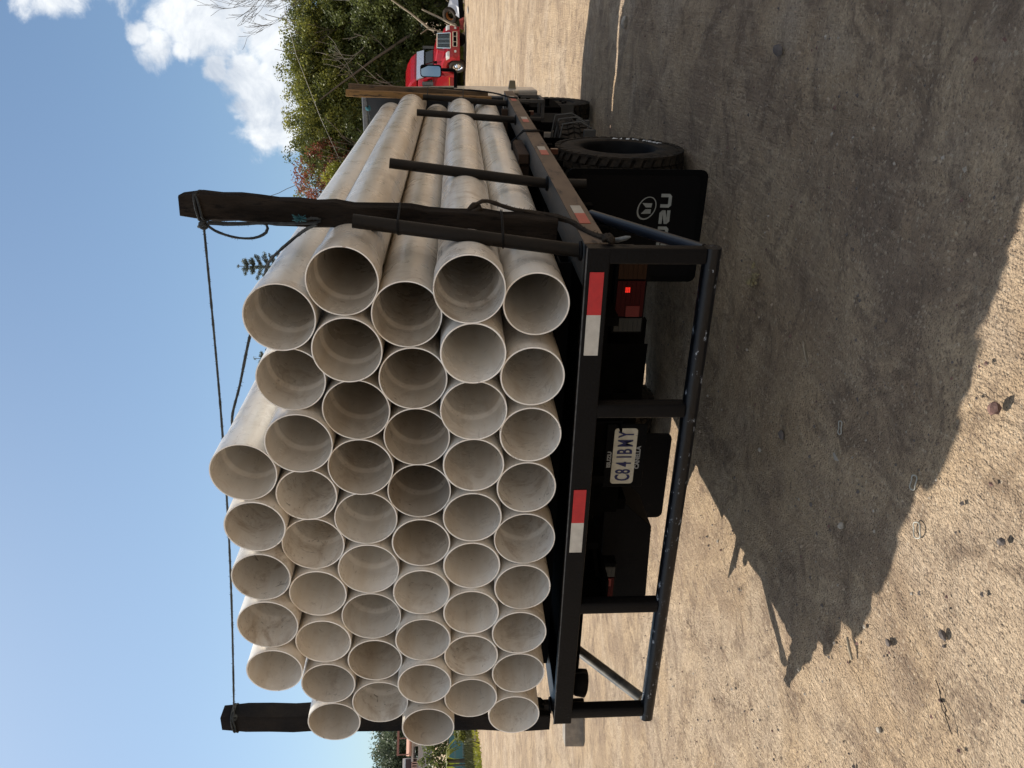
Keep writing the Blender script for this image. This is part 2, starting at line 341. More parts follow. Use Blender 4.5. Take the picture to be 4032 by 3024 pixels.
def ground_mat():
    M = bpy.data.materials.new('dusty_gravel_ground'); M.use_nodes = True; nt = M.node_tree; N = nt.nodes; L = nt.links; B = N['Principled BSDF']
    B.inputs['Roughness'].default_value = .95; B.inputs['Specular IOR Level'].default_value = .1
    tc = N.new('ShaderNodeTexCoord')
    def mp(scale, rot=0):
        m_ = N.new('ShaderNodeMapping'); L.new(tc.outputs['Object'], m_.inputs[0]); m_.inputs['Scale'].default_value = scale; m_.inputs['Rotation'].default_value = (0, 0, rot); return m_.outputs[0]
    iso = mp((1, 1, 1)); st1 = mp((3.2, .45, 1), .5); st2 = mp((.25, 2.2, 1), R_(50))
    def noise(v, s, d=6, r=.6, dist=0):
        n = N.new('ShaderNodeTexNoise'); n.inputs['Scale'].default_value = s; n.inputs['Detail'].default_value = d; n.inputs['Roughness'].default_value = r
        n.inputs['Distortion'].default_value = dist; L.new(v, n.inputs['Vector']); return n.outputs['Fac']
    def vor(v, s, rnd=1.):
        n = N.new('ShaderNodeTexVoronoi'); n.inputs['Scale'].default_value = s; n.inputs['Randomness'].default_value = rnd; L.new(v, n.inputs['Vector']); return n
    def ramp(f, a, b, lo=0, hi=1):
        r = N.new('ShaderNodeMapRange'); r.inputs['From Min'].default_value = a; r.inputs['From Max'].default_value = b
        r.inputs['To Min'].default_value = lo; r.inputs['To Max'].default_value = hi; L.new(f, r.inputs['Value']); return r.outputs[0]
    def mix(fac, a, b):
        x = N.new('ShaderNodeMix'); x.data_type = 'RGBA'; L.new(fac, x.inputs[0])
        for i, v in ((6, a), (7, b)):
            if isinstance(v, tuple): x.inputs[i].default_value = (*v, 1)
            else: L.new(v, x.inputs[i])
        return x.outputs[2]
    def mth(op, a, b):
        n = N.new('ShaderNodeMath'); n.operation = op
        for i, v in enumerate((a, b)):
            if isinstance(v, (int, float)): n.inputs[i].default_value = v
            else: L.new(v, n.inputs[i])
        return n.outputs[0]
    big = noise(iso, 1.1, 8, .72, .9)
    c = mix(ramp(noise(iso, 3.2, 7, .65), .32, .68), (.47, .342, .218), (.61, .46, .305))
    gravel = ramp(big, .47, .60)
    c = mix(mth('MULTIPLY', gravel, .62), c, (.245, .18, .135))
    st3 = mp((7, .55, 1)); mid = noise(iso, 2.6, 9, .78, 1.2)
    wide = noise(iso, .55, 4, .55, 1.0)
    c = mix(ramp(wide, .50, .60, 0, .55), c, (.60, .485, .365))                        # bare dusty areas
    c = mix(ramp(wide, .47, .38, 0, .45), c, (.25, .18, .132))                       # gravelly areas
    c = mix(ramp(mid, .50, .60, 0, .68), c, (.150, .108, .082))                       # patches of loose dark gravel
    c = mix(ramp(noise(st3, 4, 9, .8, .8), .50, .70, 0, .26), c, (.27, .20, .145))
    c = mix(ramp(noise(st1, 5, 6, .65), .52, .72, 0, .5), c, (.70, .545, .375))         # pale dust streaks
    c = mix(ramp(noise(st2, 6, 5, .65), .55, .72, 0, .4), c, (.24, .165, .115))        # darker dragged streaks
    v = vor(iso, 95); sp = N.new('ShaderNodeSeparateColor'); L.new(v.outputs['Color'], sp.inputs[0])
    c = mix(ramp(sp.outputs[0], .90, .94, 0, .6), c, (.17, .13, .105))             # dark grit
    c = mix(ramp(sp.outputs[1], .94, .97, 0, .45), c, (.72, .60, .45))               # pale grit
    c = mix(ramp(noise(iso, 60, 8, .8), .42, .62, 0, .62), c, (.26, .188, .128))
    L.new(c, B.inputs['Base Color'])
    h = mth('ADD', mth('MULTIPLY', noise(iso, 26, 8, .72), 1.0), mth('MULTIPLY', ramp(v.outputs['Distance'], 0, .6, 1, 0), .35))
    h = mth('ADD', h, mth('MULTIPLY', noise(st1, 18, 5, .6), .8)); h = mth('ADD', h, mth('MULTIPLY', noise(iso, 7, 6, .7), 1.6)); h = mth('ADD', h, mth('MULTIPLY', noise(st3, 9, 5, .65), .4))
    b = N.new('ShaderNodeBump'); b.inputs['Strength'].default_value = 1.0; b.inputs['Distance'].default_value = .034
    L.new(h, b.inputs['Height']); L.new(b.outputs[0], B.inputs['Normal'])
    return M
gm = ground_mat()
xs = axis_pts(-900, 500, -3.0, 3.4, .035); ys = axis_pts(-300, 1500, -2.4, 7.5, .035)
X, Y = np.meshgrid(xs, ys, indexing='ij')
near = np.clip(1 - (np.hypot(X - 1, Y - 2) - 8) / 20, 0, 1)
Zg = gh(X, Y) + near * (.030 * val_noise(X, Y, .9, 1) + .016 * val_noise(X, Y, 3.1, 2) + .009 * val_noise(X, Y, 9, 3) + .005 * val_noise(X, Y, 23, 4)) - .012
for (x0, y0, ang, w) in ((.3, -.9, 2.55, .18), (.05, -1.3, 2.5, .16), (-2.2, 2.5, 1.9, .2), (1.9, 2.2, 1.45, .22), (1.3, -.9, 2.2, .12)):     # faint tyre ruts with cleat marks
    ux, uy = math.cos(ang), math.sin(ang); s_ = (X - x0) * ux + (Y - y0) * uy; t_ = -(X - x0) * uy + (Y - y0) * ux
    msk = np.exp(-(t_ / w) ** 4) * near; Zg += msk * (-.006 + .005 * np.sign(np.sin(s_ * 62 + np.sign(t_) * t_ * 30)) * (np.abs(t_) > .02))
n1, n2 = X.shape
me = bpy.data.meshes.new('ground'); idx = np.arange(n1 * n2).reshape(n1, n2)
fa = np.stack([idx[:-1, :-1], idx[1:, :-1], idx[1:, 1:], idx[:-1, 1:]], -1).reshape(-1, 4)
me.vertices.add(n1 * n2); me.vertices.foreach_set('co', np.stack([X, Y, Zg], -1).reshape(-1).astype(np.float32))
me.loops.add(fa.size); me.loops.foreach_set('vertex_index', fa.reshape(-1).astype(np.int32)); me.polygons.add(len(fa))
me.polygons.foreach_set('loop_start', np.arange(0, fa.size, 4, dtype=np.int32)); me.polygons.foreach_set('loop_total', np.full(len(fa), 4, dtype=np.int32))
me.polygons.foreach_set('use_smooth', np.ones(len(fa), dtype=bool)); me.update(); me.validate(); me.materials.append(gm)
ground = bpy.data.objects.new('ground', me); C.objects.link(ground); ground['kind'] = 'structure'

# ------------------------------------------------------------------ flatbed truck
T = thing('flatbed_truck', (0, 4, 0), 'black flatbed truck with dusty side rails carrying the pipe load', 'truck')
XL, XR, YB, ZT, ZU = -1.328, 1.371, .06, 1.171, 1.075
b = MB(); b.box(XL + .02, 1.19, YB + .08, 6.1, 1.10, 1.125)
for y in np.arange(.35, 6.1, .62): b.box(XL + .03, XR - .04, y, y + .07, 1.0, 1.098)
b.build('deck', under, T)
b = MB(); b.box(XR - .18, XR - .004, YB + .07, 6.08, ZT - .012, ZT); b.build('rail_top_plate', steel, T)
b = MB(); b.box(XR - .003, XR + .003, YB + .072, 6.08, ZU, ZT + .002); b.box(XR - .06, XR - .004, YB + .075, 6.08, ZU, ZU + .01); rail = b.build('side_rail', dustrail, T); rail['label'] = 'dusty brown side rail on the right'
b = MB(); b.box(XL, XL + .18, YB + .07, 6.08, ZT - .012, ZT); b.box(XL - .004, XL - .001, YB + .07, 6.08, ZU, ZT); b.build('side_rail', black, T)
for ya, yb in ((.436, .77), (2.155, 2.47), (3.65, 3.965), (5.14, 5.56)):
    ym = ya + (yb - ya) * .55
    b = MB(); b.box(XR + .004, XR + .006, ya, ym, ZU + .025, ZT - .022); b.cur = 1; b.box(XR + .004, XR + .006, ym, yb, ZU + .025, ZT - .022)
    b.build('reflective_sticker', [redside, whiteside], rail)
b = MB(); b.box(XL, XR, YB, YB + .068, ZU, ZT); rb = b.build('rear_beam', black, T, bevel=.004)
b = MB(); b.beam((XL, YB + .003, ZT + .001), (XR, YB + .003, ZT + .001), .006, .005); b.build('weld_seam', mat('scraped_edge', (.10, .11, .12), .4, var=(.015, .015, .016), vscale=40), rb)
for x0, xm, x1 in ((1.272, 1.086, .902), (.216, .029, -.145)):
    b = MB(); b.box(xm, x0, YB - .003, YB - .001, 1.096, 1.155); b.cur = 1; b.box(x1, xm, YB - .003, YB - .001, 1.096, 1.156)
    b.build('reflective_sticker', [redref, whiteref], rb)
# underrun guard
g = MB(); g.rbeam((XL, YB + .034, .648), (XR, YB + .034, .648), .070, .070, .026, seg=5)
guard = g.build('underrun_guard', mat('worn_black_bar', (.002, .0024, .0035), .32, spec=.35, var=(.004, .005, .007), vscale=8, stretch=(.6, 1, 1), bump=.3, bscale=50, var2=(.32, .35, .39), v2scale=30, v2th=(.60, .66)), T)
for x in (1.337, .624, -.513, -1.272 + .01):
    MB().rbeam((x, YB + .034, .680), (x, YB + .034, 1.077), .068, .068, .014).build('upright', black, guard)
MB().tube([(1.34, YB + .10, .665), (1.338, .74, 1.05)], .026, 10).build('diagonal_brace', mat('blue_black_paint', (.006, .009, .015), .35, var=(.012, .014, .02), vscale=10), guard)
MB().tube([(-1.262, YB + .10, .665), (-1.285, .66, 1.05)], .030, 10).build('diagonal_brace', mat('sunlit_black_paint', (.03, .032, .035), .35, var=(.16, .15, .13), vscale=12), guard)  # sunlight on the left brace is put into its lighter paint
for x, s_ in ((.54, -1), (-.545, 1)):       # subframe channels
    b = MB(); w = .06 * s_
    b.box(min(x, x + .008 * s_), max(x, x + .008 * s_), .13, 6.6, .945, 1.073); b.box(min(x, x + w), max(x, x + w), .13, 6.6, .938, .945); b.box(min(x, x + w), max(x, x + w), .13, 6.6, 1.066, 1.073)
    b.build('subframe_channel', under, T)
b = MB()
for x in (.42, -.42): b.box(x - .035, x + .035, .85, 8.2, .70, .93)
for y in (.9, 1.7, 2.6, 3.5, 4.8, 6.0, 7.2): b.box(-.40, .40, y, y + .08, .74, .90)
b.box(-.385, .385, .725, .745, .78, .93); b.tube([(0, 3.2, .55), (0, 6.8, .75)], .05, 10)
b.build('chassis', under, T)
b = MB(); b.tube([(-.95, 3.0, .475), (.95, 3.0, .475)], .075, 12); b.lathe([(-.2, .02), (-.14, .17), (0, .21), (.14, .17), (.2, .02)], (1, 0, 0), (0, 3.0, .475), 16)
for x in (.44, -.44):
    for i in range(5): b.box(x - .035, x + .035, 3.0 - .62 + i * .09, 3.0 + .62 - i * .09, .56 + i * .016, .572 + i * .016)
b.build('rear_axle', under, T)
b = MB(); b.box(-1.22, -.50, 4.5, 5.4, .36, 1.0); b.build('view_blocker_box', under, T)  # added box, hides sunlit ground behind the underside
b = MB(); b.box(-1.1, -.45, 1.25, 1.9, .62, 1.0); b.box(.45, .80, 1.3, 1.75, .72, 1.0); b.box(-.5, .5, 1.5, 1.55, .52, .95); b.build('rear_view_blockers', under, T)  # boxes added to keep the gap under the rear deck dark
b = MB(); b.box(-1.2, 1.2, 4.0, 4.04, .24, 1.0); b.build('view_blocker_panel', under, T)  # added panel blocking the view through to the bright ground
b = MB(); b.prism([(.10, .97), (.34, .80), (.36, .72), (.62, .74), (.62, .97)], (0, 1.05, 0), (1, 0, 0), (0, 0, 1), .01); b.build('frame_gusset', under, T)
rgc_ = random.Random(31)
for i in range(7):
    y = .8 + .45 * i; P = [(rgc_.uniform(-.9, .9), y + .15 * k, .96 - .05 * rgc_.random() - .10 * math.sin(k * 1.1)) for k in range(5)]; MB().tube(P, .012, 6).build('air_hose', blackm, T)
b = MB()
for x in (-.62, -.22, .18, .66, 1.0): b.box(x - .02, x + .02, .20, .9, .985, 1.07)
b.box(-1.25, 1.3, .62, .66, .97, 1.07);
for k in range(5): b.disc((.44 + .0, .842, .74 + k * .04), (0, 1, 0), .012, .01, 6)
b.build('rear_cross_member', under, T)
for s_ in (-1, 1):
    b = MB(); b.tube([(s_ * .30, 2.3, .95), (s_ * .34, 2.8, .52)], .03, 10); b.build('shock_absorber', under, T)
b = MB(); b.tube([(-.62, 1.1, .62), (-.62, 2.2, .66), (-.62, 2.4, .72)], .045, 12); b.build('exhaust_pipe', under, T)
# tail lights
for sgn in (1, -1):
    X0 = lambda v: v * sgn
    def bx(mb, a, b_, y0, y1, z0, z1): return mb.box(min(a * sgn, b_ * sgn), max(a * sgn, b_ * sgn), y0, y1, z0, z1)
    o = .0 if sgn > 0 else .02
    hs = bx(MB(), .735 + o, 1.135, .715, .80, .745, .908).build('tail_light', blackm, T, bevel=.006)
    for nm_, a, b_, M_ in (('reversing_lens', .750 + o, .822 + o, clearlens), ('red_lens', .832 + o, 1.02, redlens), ('amber_lens', 1.03, 1.125, amberlens)):
        mb = bx(MB(), a, b_, .700, .7145, .757, .897)
        for k in range(5): bx(mb, a + .004, b_ - .004, .697, .6998, .775 + k * .024, .777 + k * .024)
        mb.build(nm_, M_, hs)
    bx(MB(), .832 + o, .89 + o, .6955, .6965, .775, .845).build('reflector', mat('bright_reflector', (.12, .002, .003), .3), hs)
    if sgn > 0:
        mb = MB()
        for i in range(3):
            for j in range(3): mb.disc((.966 + .0095 * i, .694, .836 + j * .0085), (0, 1, 0), .004, .003, 8)
        q = mb.build('glowing_bulb', lit, hs)
        q['label'] = 'small glowing red spot in the right tail light'
b = MB(); b.box(-.42, .66, .74, .76, .86, .93); b.box(.30, .66, .745, .752, .70, .86); b.build('light_bracket', under, T)
# number plate
h_ = MB().box(-.205, .202, .708, .72, .655, .880).build('plate_holder', blackm, T, bevel=.006)
def rrect(x0, x1, y0, y1, r, n=4):
    P = []
    for cx, cy, a0 in ((x1 - r, y1 - r, 0), (x0 + r, y1 - r, 90), (x0 + r, y0 + r, 180), (x1 - r, y0 + r, 270)):
        P += [(cx + r * math.cos(R_(a0 + 90 * i / n)), cy + r * math.sin(R_(a0 + 90 * i / n))) for i in range(n + 1)]
    return P
pt = MB().prism([(-x, y) for x, y in rrect(-.178, .178, .710, .838, .018)][::-1], (0, .7075, 0), (1, 0, 0), (0, 0, 1), .003)
pt = pt.build('number_plate', platew, h_)
b = MB()
for i, ch in enumerate('C841BMY'): b.text(ch, ((-.160, -.113, -.065, -.018, .014, .061, .122)[i], .7035, .733), (1, 0, 0), (0, 0, 1), .118, .0015, .53, 'LEFT', .0022)
q = b.build('plate_lettering', plateb, h_)
for xx, zz_, sz, wd in ((-.082, .685, .034, 1.0), (-.072, .846, .030, 1.0)):
    b = MB(); b.text('CANELLA' if zz_ < .7 else 'ISUZU', (xx, .7060, zz_), (1, 0, 0), (0, 0, 1), sz, .0012, wd * (1.0 if zz_ < .7 else 1.25), 'LEFT', .0015)
    b.build('holder_lettering', whitep, h_)
# mud flaps
def flap(x0, x1, zb, zt):
    return MB().prism(rrect(x0, x1, zb, zt, .045), (0, 2.0, 0), (1, 0, 0), (0, 0, 1), .012).build('mud_flap', rubflap, T)
fl = flap(.585, 1.325, .095, 1.0); fr = flap(-1.345, -.595, .105, 1.0)
MB().prism(rrect(.625, 1.285, .14, .92, .03), (0, 1.9885, 0), (1, 0, 0), (0, 0, 1), .0012).build('flap_panel', mat('flap_rubber_raised', (.0015, .0015, .002), .5, spec=.12), fl)
b = MB(); o_ = (0, 1.9865, 0); ux, uz = (1, 0, 0), (0, 0, 1)
def letter(ch, x, z, w, h, t):
    if ch == 'U': P = [(x + t / 2, z + h), (x + t / 2, z + t * .9), (x + t * .9, z + t / 2), (x + w - t * .9, z + t / 2), (x + w - t / 2, z + t * .9), (x + w - t / 2, z + h)]
    if ch == 'I': P = [(x + t / 2, z), (x + t / 2, z + h)]
    if ch == 'Z': P = [(x, z + h - t / 2), (x + w - t, z + h - t / 2), (x + w - t / 2, z + h - t), (x + w - t / 2, z + h * .58), (x + t / 2, z + h * .38), (x + t / 2, z + t), (x + t, z + t / 2), (x + w, z + t / 2)]
    if ch == 'S': P = [(x + w, z + h - t / 2), (x + t, z + h - t / 2), (x + t / 2, z + h - t), (x + t / 2, z + h * .60), (x + w - t / 2, z + h * .42), (x + w - t / 2, z + t), (x + w - t, z + t / 2), (x, z + t / 2)]
    b.ribbon(P, t, o_, ux, uz, .0012)
xx = 1.173
for ch, w_ in (('U', .088), ('Z', .088), ('U', .088), ('S', .088), ('I', .02)):
    xx -= w_; letter(ch, xx, .316, w_, .070, .021); xx -= .018
cx, cz = 1.079, .474
ring = []
for i in range(40):
    a0, a1 = 2 * math.pi * i / 40, 2 * math.pi * (i + 1) / 40
    pt_ = lambda r, a, k: (cx + (.075 - k) * math.cos(a + .25) , cz + (.062 - k) * math.sin(a))
    k0 = .0065 + .0025 * math.cos(a0 - 2.2)
    b.prism([pt_(1, a0, k0 + .001), pt_(1, a0, 0), pt_(1, a1, 0), pt_(1, a1, k0 + .001)][::-1], o_, ux, uz, .0012)
b.prism([(cx + .006, cz - .030), (cx + .032, cz - .034), (cx + .034, cz + .030), (cx + .006, cz + .006)], o_, ux, uz, .0012)
b.prism([(cx - .006, cz - .030), (cx - .006, cz + .006), (cx - .036, cz + .034), (cx - .034, cz - .028)][::-1], o_, ux, uz, .0012)
b.build('flap_lettering', mat('grey_lettering', (.30, .31, .29), .6, var=(.22, .23, .21), vscale=30), fl)
# box behind left lights
b = MB(); b.prism([(-.46, .70), (-.66, .495), (-1.28, .472), (-1.30, .78), (-.46, .80)][::-1], (0, .96, 0), (1, 0, 0), (0, 0, 1), .012)
b.prism([(-.46, .70), (-.66, .495), (-.67, .50), (-.47, .71)][::-1], (0, 1.3, 0), (1, 0, 0), (0, 0, 1), .35)
for i in range(14): b.disc((-.70 - i * .042, .958, .492), (0, 1, 0), .005, .003, 6)
b.build('rear_splash_guard', blackm, T)
b = MB(); b.beam((-.15, .6, .99), (-.5, .3, .955), .05, .02); b.box(-.52, -.40, .14, 1.6, .925, .936); b.build('channel_gusset', under, T)

# wheels
def tyre_mesh(mb, cx, cy, cz, R, w, sgn, lugs=38):
    x0 = -w / 2; P = [(x0, R * .60), (x0 - .004, R * .72), (x0, R * .88), (x0 + .018, R * .955), (x0 + .03, R * .945), (-x0 - .03, R * .945), (-x0 - .018, R * .955), (-x0, R * .88), (-x0 + .004, R * .72), (-x0, R * .60), (-x0 - .03, R * .575), (x0 + .03, R * .575)]
    mb.lathe(P, (1, 0, 0), (cx, cy, cz), 72, True, closed=True)
    c = Vector((cx, cy, cz))
    for k in range(lugs):
        for row, (xa, xb, sh) in enumerate(((-.5, -.24, 0), (-.20, -.02, .35), (.02, .20, .65), (.24, .5, .15))):
            a0 = 2 * math.pi * (k + sh) / lugs; da = 2 * math.pi / lugs * .66; sk = (.35 if row in (1, 3) else -.35) * 2 * math.pi / lugs
            Pn = []
            for rr_ in (R * .93, R):
                for (xx_, aa) in ((xa, a0), (xb, a0 + sk), (xb, a0 + sk + da), (xa, a0 + da)):
                    r2 = rr_ - (.012 if abs(xx_) == .5 else 0); Pn.append(c + Vector((xx_ * w, r2 * math.cos(aa), r2 * math.sin(aa))))
            mb.hexa(Pn)
        for s_ in (-1, 1):     # shoulder cleats running down the sidewall
            a0 = 2 * math.pi * (k + (0 if s_ < 0 else .15)) / lugs; da = 2 * math.pi / lugs * .6; Pn = []
            for xx_ in (s_ * (w / 2 - .012), s_ * (w / 2 + .004)):
                for rr_, aa in ((R * .90, a0), (R * .985, a0), (R * .985, a0 + da), (R * .90, a0 + da)): Pn.append(c + Vector((xx_, rr_ * math.cos(aa), rr_ * math.sin(aa))))
            mb.hexa(Pn)
    return mb
def rim_mesh(mb, cx, cy, cz, R, w, sgn, dish):
    P = [(w / 2 * sgn, R * .60), (w / 2 * sgn * .96, R * .575), (w / 2 * sgn * .80, R * .545), ((w / 2 - dish * .5) * sgn, R * .52), ((w / 2 - dish) * sgn, R * .47), ((w / 2 - dish) * sgn, R * .30), ((w / 2 - dish * .55) * sgn, R * .24), ((w / 2 - dish * .5) * sgn, R * .12), ((w / 2 - dish * .35) * sgn, .001)]
    mb.lathe(P, (1, 0, 0), (cx, cy, cz), 40)
    for k in range(8):
        a = 2 * math.pi * k / 8; mb.disc((cx + (w / 2 - dish + .012) * sgn, cy + R * .34 * math.cos(a), cz + R * .34 * math.sin(a)), (1, 0, 0), .016, .03, 6)
    return mb
def wheel(x_out, cy, R, w, sgn, parent, dual=False, dish=.13, letters=False):
    root = None
    for k in range(2 if dual else 1):
        cx = x_out - sgn * (w / 2 + k * (w + .06))
        wh = tyre_mesh(MB(), cx, cy, R, R, w, sgn).build('tyre', rubber, parent)
        rim_mesh(MB(), cx, cy, R, R, w, sgn, dish).build('rim', rimm, wh)
        if root is None: root = wh
    if letters:
        b = MB(); word = 'JET-TRAK'
        for i, ch in enumerate(word):
            a = R_(-15 - i * 6.6); rad = R * .745; c = Vector((x_out + .0045, cy + rad * math.cos(a), R + rad * math.sin(a)))
            up = Vector((0, math.cos(a), math.sin(a))); rt = Vector((0, math.sin(a), -math.cos(a)))
            b.text(ch, c - rt * .018, rt, up, .062, .002, .9, 'LEFT', .002)
        a = R_(-5); up = Vector((0, math.cos(a), math.sin(a))); rt = Vector((0, math.sin(a), -math.cos(a))); c = Vector((x_out + .0045, cy, R)) + up * R * .75
        b.prism([(-.02, -.01), (.03, 0), (-.005, .035), (-.01, .012)], c, rt, up, .002)
        b.build('tyre_lettering', mat('tyre_white', (.8, .79, .76), .7, var=(.6, .59, .57), vscale=50), root)
    return root
wheel(1.300, 2.98, .485, .235, 1, T, True, dish=.17, letters=True)
wheel(-1.300, 3.0, .475, .235, -1, T, True)
wheel(1.13, 7.45, .475, .235, 1, T, dish=.02); wheel(-1.13, 7.45, .475, .235, -1, T, dish=.02)
# running gear seen along the right side
b = MB(); b.prism(rrect(.80, 1.17, .30, .92, .02), (0, 6.78, 0), (1, 0, 0), (0, 0, 1), .012).build('front_mud_flap', mat('dusty_flap', (.035, .032, .028), .85, var=(.08, .07, .06), vscale=6), T)
b = MB(); b.box(.62, 1.16, 5.3, 6.05, .47, .98); b.box(.60, 1.18, 5.32, 6.03, .98, 1.0); b.build('battery_box', blackm, T, bevel=.01)
b = MB(); b.tube([(1.02, 5.10, .66), (1.02, 5.10, .93)], .075, 14); b.tube([(1.02, 5.10, .93), (1.02, 5.10, .96)], .04, 10); b.tube([(1.02, 5.1, .72), (1.02, 5.1, .745)], .09, 14); b.build('fuel_filter', mat('dull_metal', (.10, .10, .10), .35, metal=.6, var=(.03, .03, .03), vscale=20), T)
b = MB()
for a, c_ in (((1.33, 5.58, .795), (1.33, 6.02, .795)), ((1.33, 5.58, 1.055), (1.33, 6.02, 1.055)), ((1.33, 5.58, .795), (1.33, 5.58, 1.055)), ((1.33, 6.02, .795), (1.33, 6.02, 1.055))): b.beam(a, c_, .03, .03, (1, 0, 0))
b.beam((1.33, 5.6, .79), (1.10, 5.6, .79), .03, .03); b.beam((1.33, 6.0, .79), (1.10, 6.0, .79), .03, .03)
b.build('step_frame', mat('grey_frame', (.09, .08, .07), .6, var=(.05, .045, .04), vscale=6), T)
b = MB(); b.box(.95, 1.20, 6.2, 6.9, .52, 1.04)
for i, (y, z) in enumerate(((6.85, .98), (6.62, .86), (6.5, .74), (6.38, .66))): b.tube([(1.14, y, z), (1.27, y, z)], .024, 8)
b.build('valve_cluster', under, T)
b = MB(); b.box(1.30, 1.335, 4.70, 4.74, .97, 1.01); b.build('marker_lamp', mat('orange_lamp', (.09, .03, .015), .4), T)
b = MB(); b.box(1.30, 1.335, 2.62, 2.66, .985, 1.035); b.build('marker_lamp', MATS['orange_lamp'], T)
# stakes: steel tubes in the right rail, one at the rear left
def stake(x, y, xt, zt, r, zb=.95, ribs=False):
    st = MB(); st.tube([(x, y, zb), (x, y, ZT), (xt, y, zt)], r, 16, caps=False); st.tube([(xt, y, zt), (x, y, ZT), (x, y, zb)], r * .82, 16, caps=False)
    st.lathe([(0, r * .82), (0, r)], (xt - x, 0, zt - ZT), (xt, y, zt), 16, False)
    o = st.build('stake', pipemetal, T)
    w = MB(); w.lathe([(0, r + .001), (0, r + .014), (.010, r + .012), (.014, r + .001)], (0, 0, 1), (x, y, ZT + .001), 14); w.build('weld_collar', black, o)
    return o
for x, y, xt, zt in ((1.318, .205, 1.436, 2.115), (1.318, 1.55, 1.42, 2.068), (1.318, 4.2, 1.366, 2.034), (1.318, 5.42, 1.363, 2.028)): stake(x, y, xt, zt, .029)
for y in (.9, 2.9, 5.4): stake(-1.30, y, -1.335, 2.0, .029)
stake(-1.335, .20, -1.36, 1.62, .032, .985)
# headboard, cab, mirror
b = MB(); b.box(-1.30, 1.30, 6.12, 6.135, 1.18, 2.66); hb = b.build('headboard', mat('dark_headboard', (.010, .012, .015), .6, var=(.02, .022, .025), vscale=2), T)
b = MB(); b.rbeam((-1.30, 6.125, 2.69), (1.30, 6.125, 2.69), .05, .05, .012)
for x in (-1.29, -.45, .45, 1.29): b.rbeam((x, 6.16, 1.17), (x, 6.16, 2.665), .05, .05, .012)
b.build('headboard_frame', mat('grey_steel_frame', (.12, .125, .13), .5, var=(.07, .07, .075), vscale=8), hb)
ZC = [(6.60, .75), (6.60, 2.50), (6.72, 2.60), (7.9, 2.62), (8.12, 2.52), (8.42, 1.75), (8.50, 1.25), (8.50, .62), (8.12, .60), (8.02, .86), (7.80, 1.02), (7.45, 1.07), (7.10, 1.02), (6.92, .86), (6.86, .75)]
def cabside(mb, x, th): return mb.prism([(y, z) for y, z in ZC], (x, 0, 0), (0, 1, 0), (0, 0, 1), th)
b = MB(); cabside(b, -1.20, 2.40); cab = b.build('cab', creamp, T, bevel=.03)
for s_ in (1, -1):
    xx = 1.203 * s_
    MB().prism([(6.95, 1.72), (8.10, 1.72), (7.98, 2.38), (7.0, 2.38)], (xx - (.0 if s_ > 0 else .006), 0, 0), (0, 1, 0), (0, 0, 1), .006).build('side_window', glass, cab)
    b = MB(); b.box(min(1.0 * s_, 1.19 * s_), max(1.0 * s_, 1.19 * s_), 6.84, 8.1, 1.03, 1.05); b.build('wheel_arch', blackm, cab)
MB().box(-1.04, 1.04, 8.36, 8.44, 1.55, 2.40).build('windscreen', glass, cab)
b = MB(); b.tube([(1.17, 8.15, 1.70), (1.38, 8.2, 1.70), (1.408, 8.2, 1.715), (1.414, 8.2, 1.75), (1.414, 8.2, 1.90)], .022, 10)
ma = b.build('mirror_arm', blackm, cab)
def mirr(x0, x1, z0, z1, y):
    mb = MB(); mb.prism(rrect(x0, x1, z0, z1, .035), (0, y + .06, 0), (1, 0, 0), (0, 0, 1), .06); o = mb.build('wing_mirror', blackm, cab, bevel=.008)
    MB().prism(rrect(-.065, .065, -.128, .128, .03), ((x0 + x1) / 2, y - .016, (z0 + z1) / 2), (.975, .22, 0), (0, .10, .995), .002).build('mirror_glass', mirrorg, o)
mirr(1.318, 1.472, 1.885, 2.165, 8.2)
b = MB(); b.prism([(0, -.05), (.10, -.035), (.10, .035), (0, .05)], (1.20, 8.28, .94), (1, 0, 0), (0, 0, 1), .09); b.build('indicator_lamp', mat('smoky_lamp', (.20, .17, .11), .3), cab)
b = MB(); b.box(1.203, 1.213, 6.95, 7.5, 1.33, 1.345); b.tube([(1.205, 7.35, 1.40), (1.24, 7.3, 1.42), (1.24, 7.15, 1.42), (1.205, 7.1, 1.40)], .016, 6); b.build('door_handle', blackm, cab)
# spare wheel strapped beside the chassis
S = thing('spare_tyre', (.86, 4.35, .52), 'dusty spare tyre strapped flat under the deck ahead of the rear wheel', 'tyre')
mb = MB(); R0 = .44; w0 = .24
tmp = tyre_mesh(MB(), 0, 0, 0, R0, w0, 1, 40); mb.v = [(v[1] + .86, v[2] + 4.35, v[0] + .66) for v in tmp.v]; mb.f = [tuple(reversed(f)) for f in tmp.f]; mb.m = tmp.m; mb.s = tmp.s
mb.build('tread', rubber, S)
b = MB()
for y in (4.05, 4.35, 4.62): b.tube([(.55, y, .80), (1.15, y + .02, .80), (1.31, y + .02, .77), (1.33, y + .02, .62), (1.28, y, .52)], .008, 6)
b.box(1.22, 1.28, 3.94, 3.99, .50, .60); b.box(1.22, 1.28, 4.55, 4.60, .46, .58); b.box(.5, 1.28, 3.95, 3.98, .50, .52); b.box(.5, 1.28, 4.56, 4.59, .50, .52)
b.build('strap', mat('dusty_strap', (.09, .085, .075), .8, var=(.05, .045, .04), vscale=12), S)

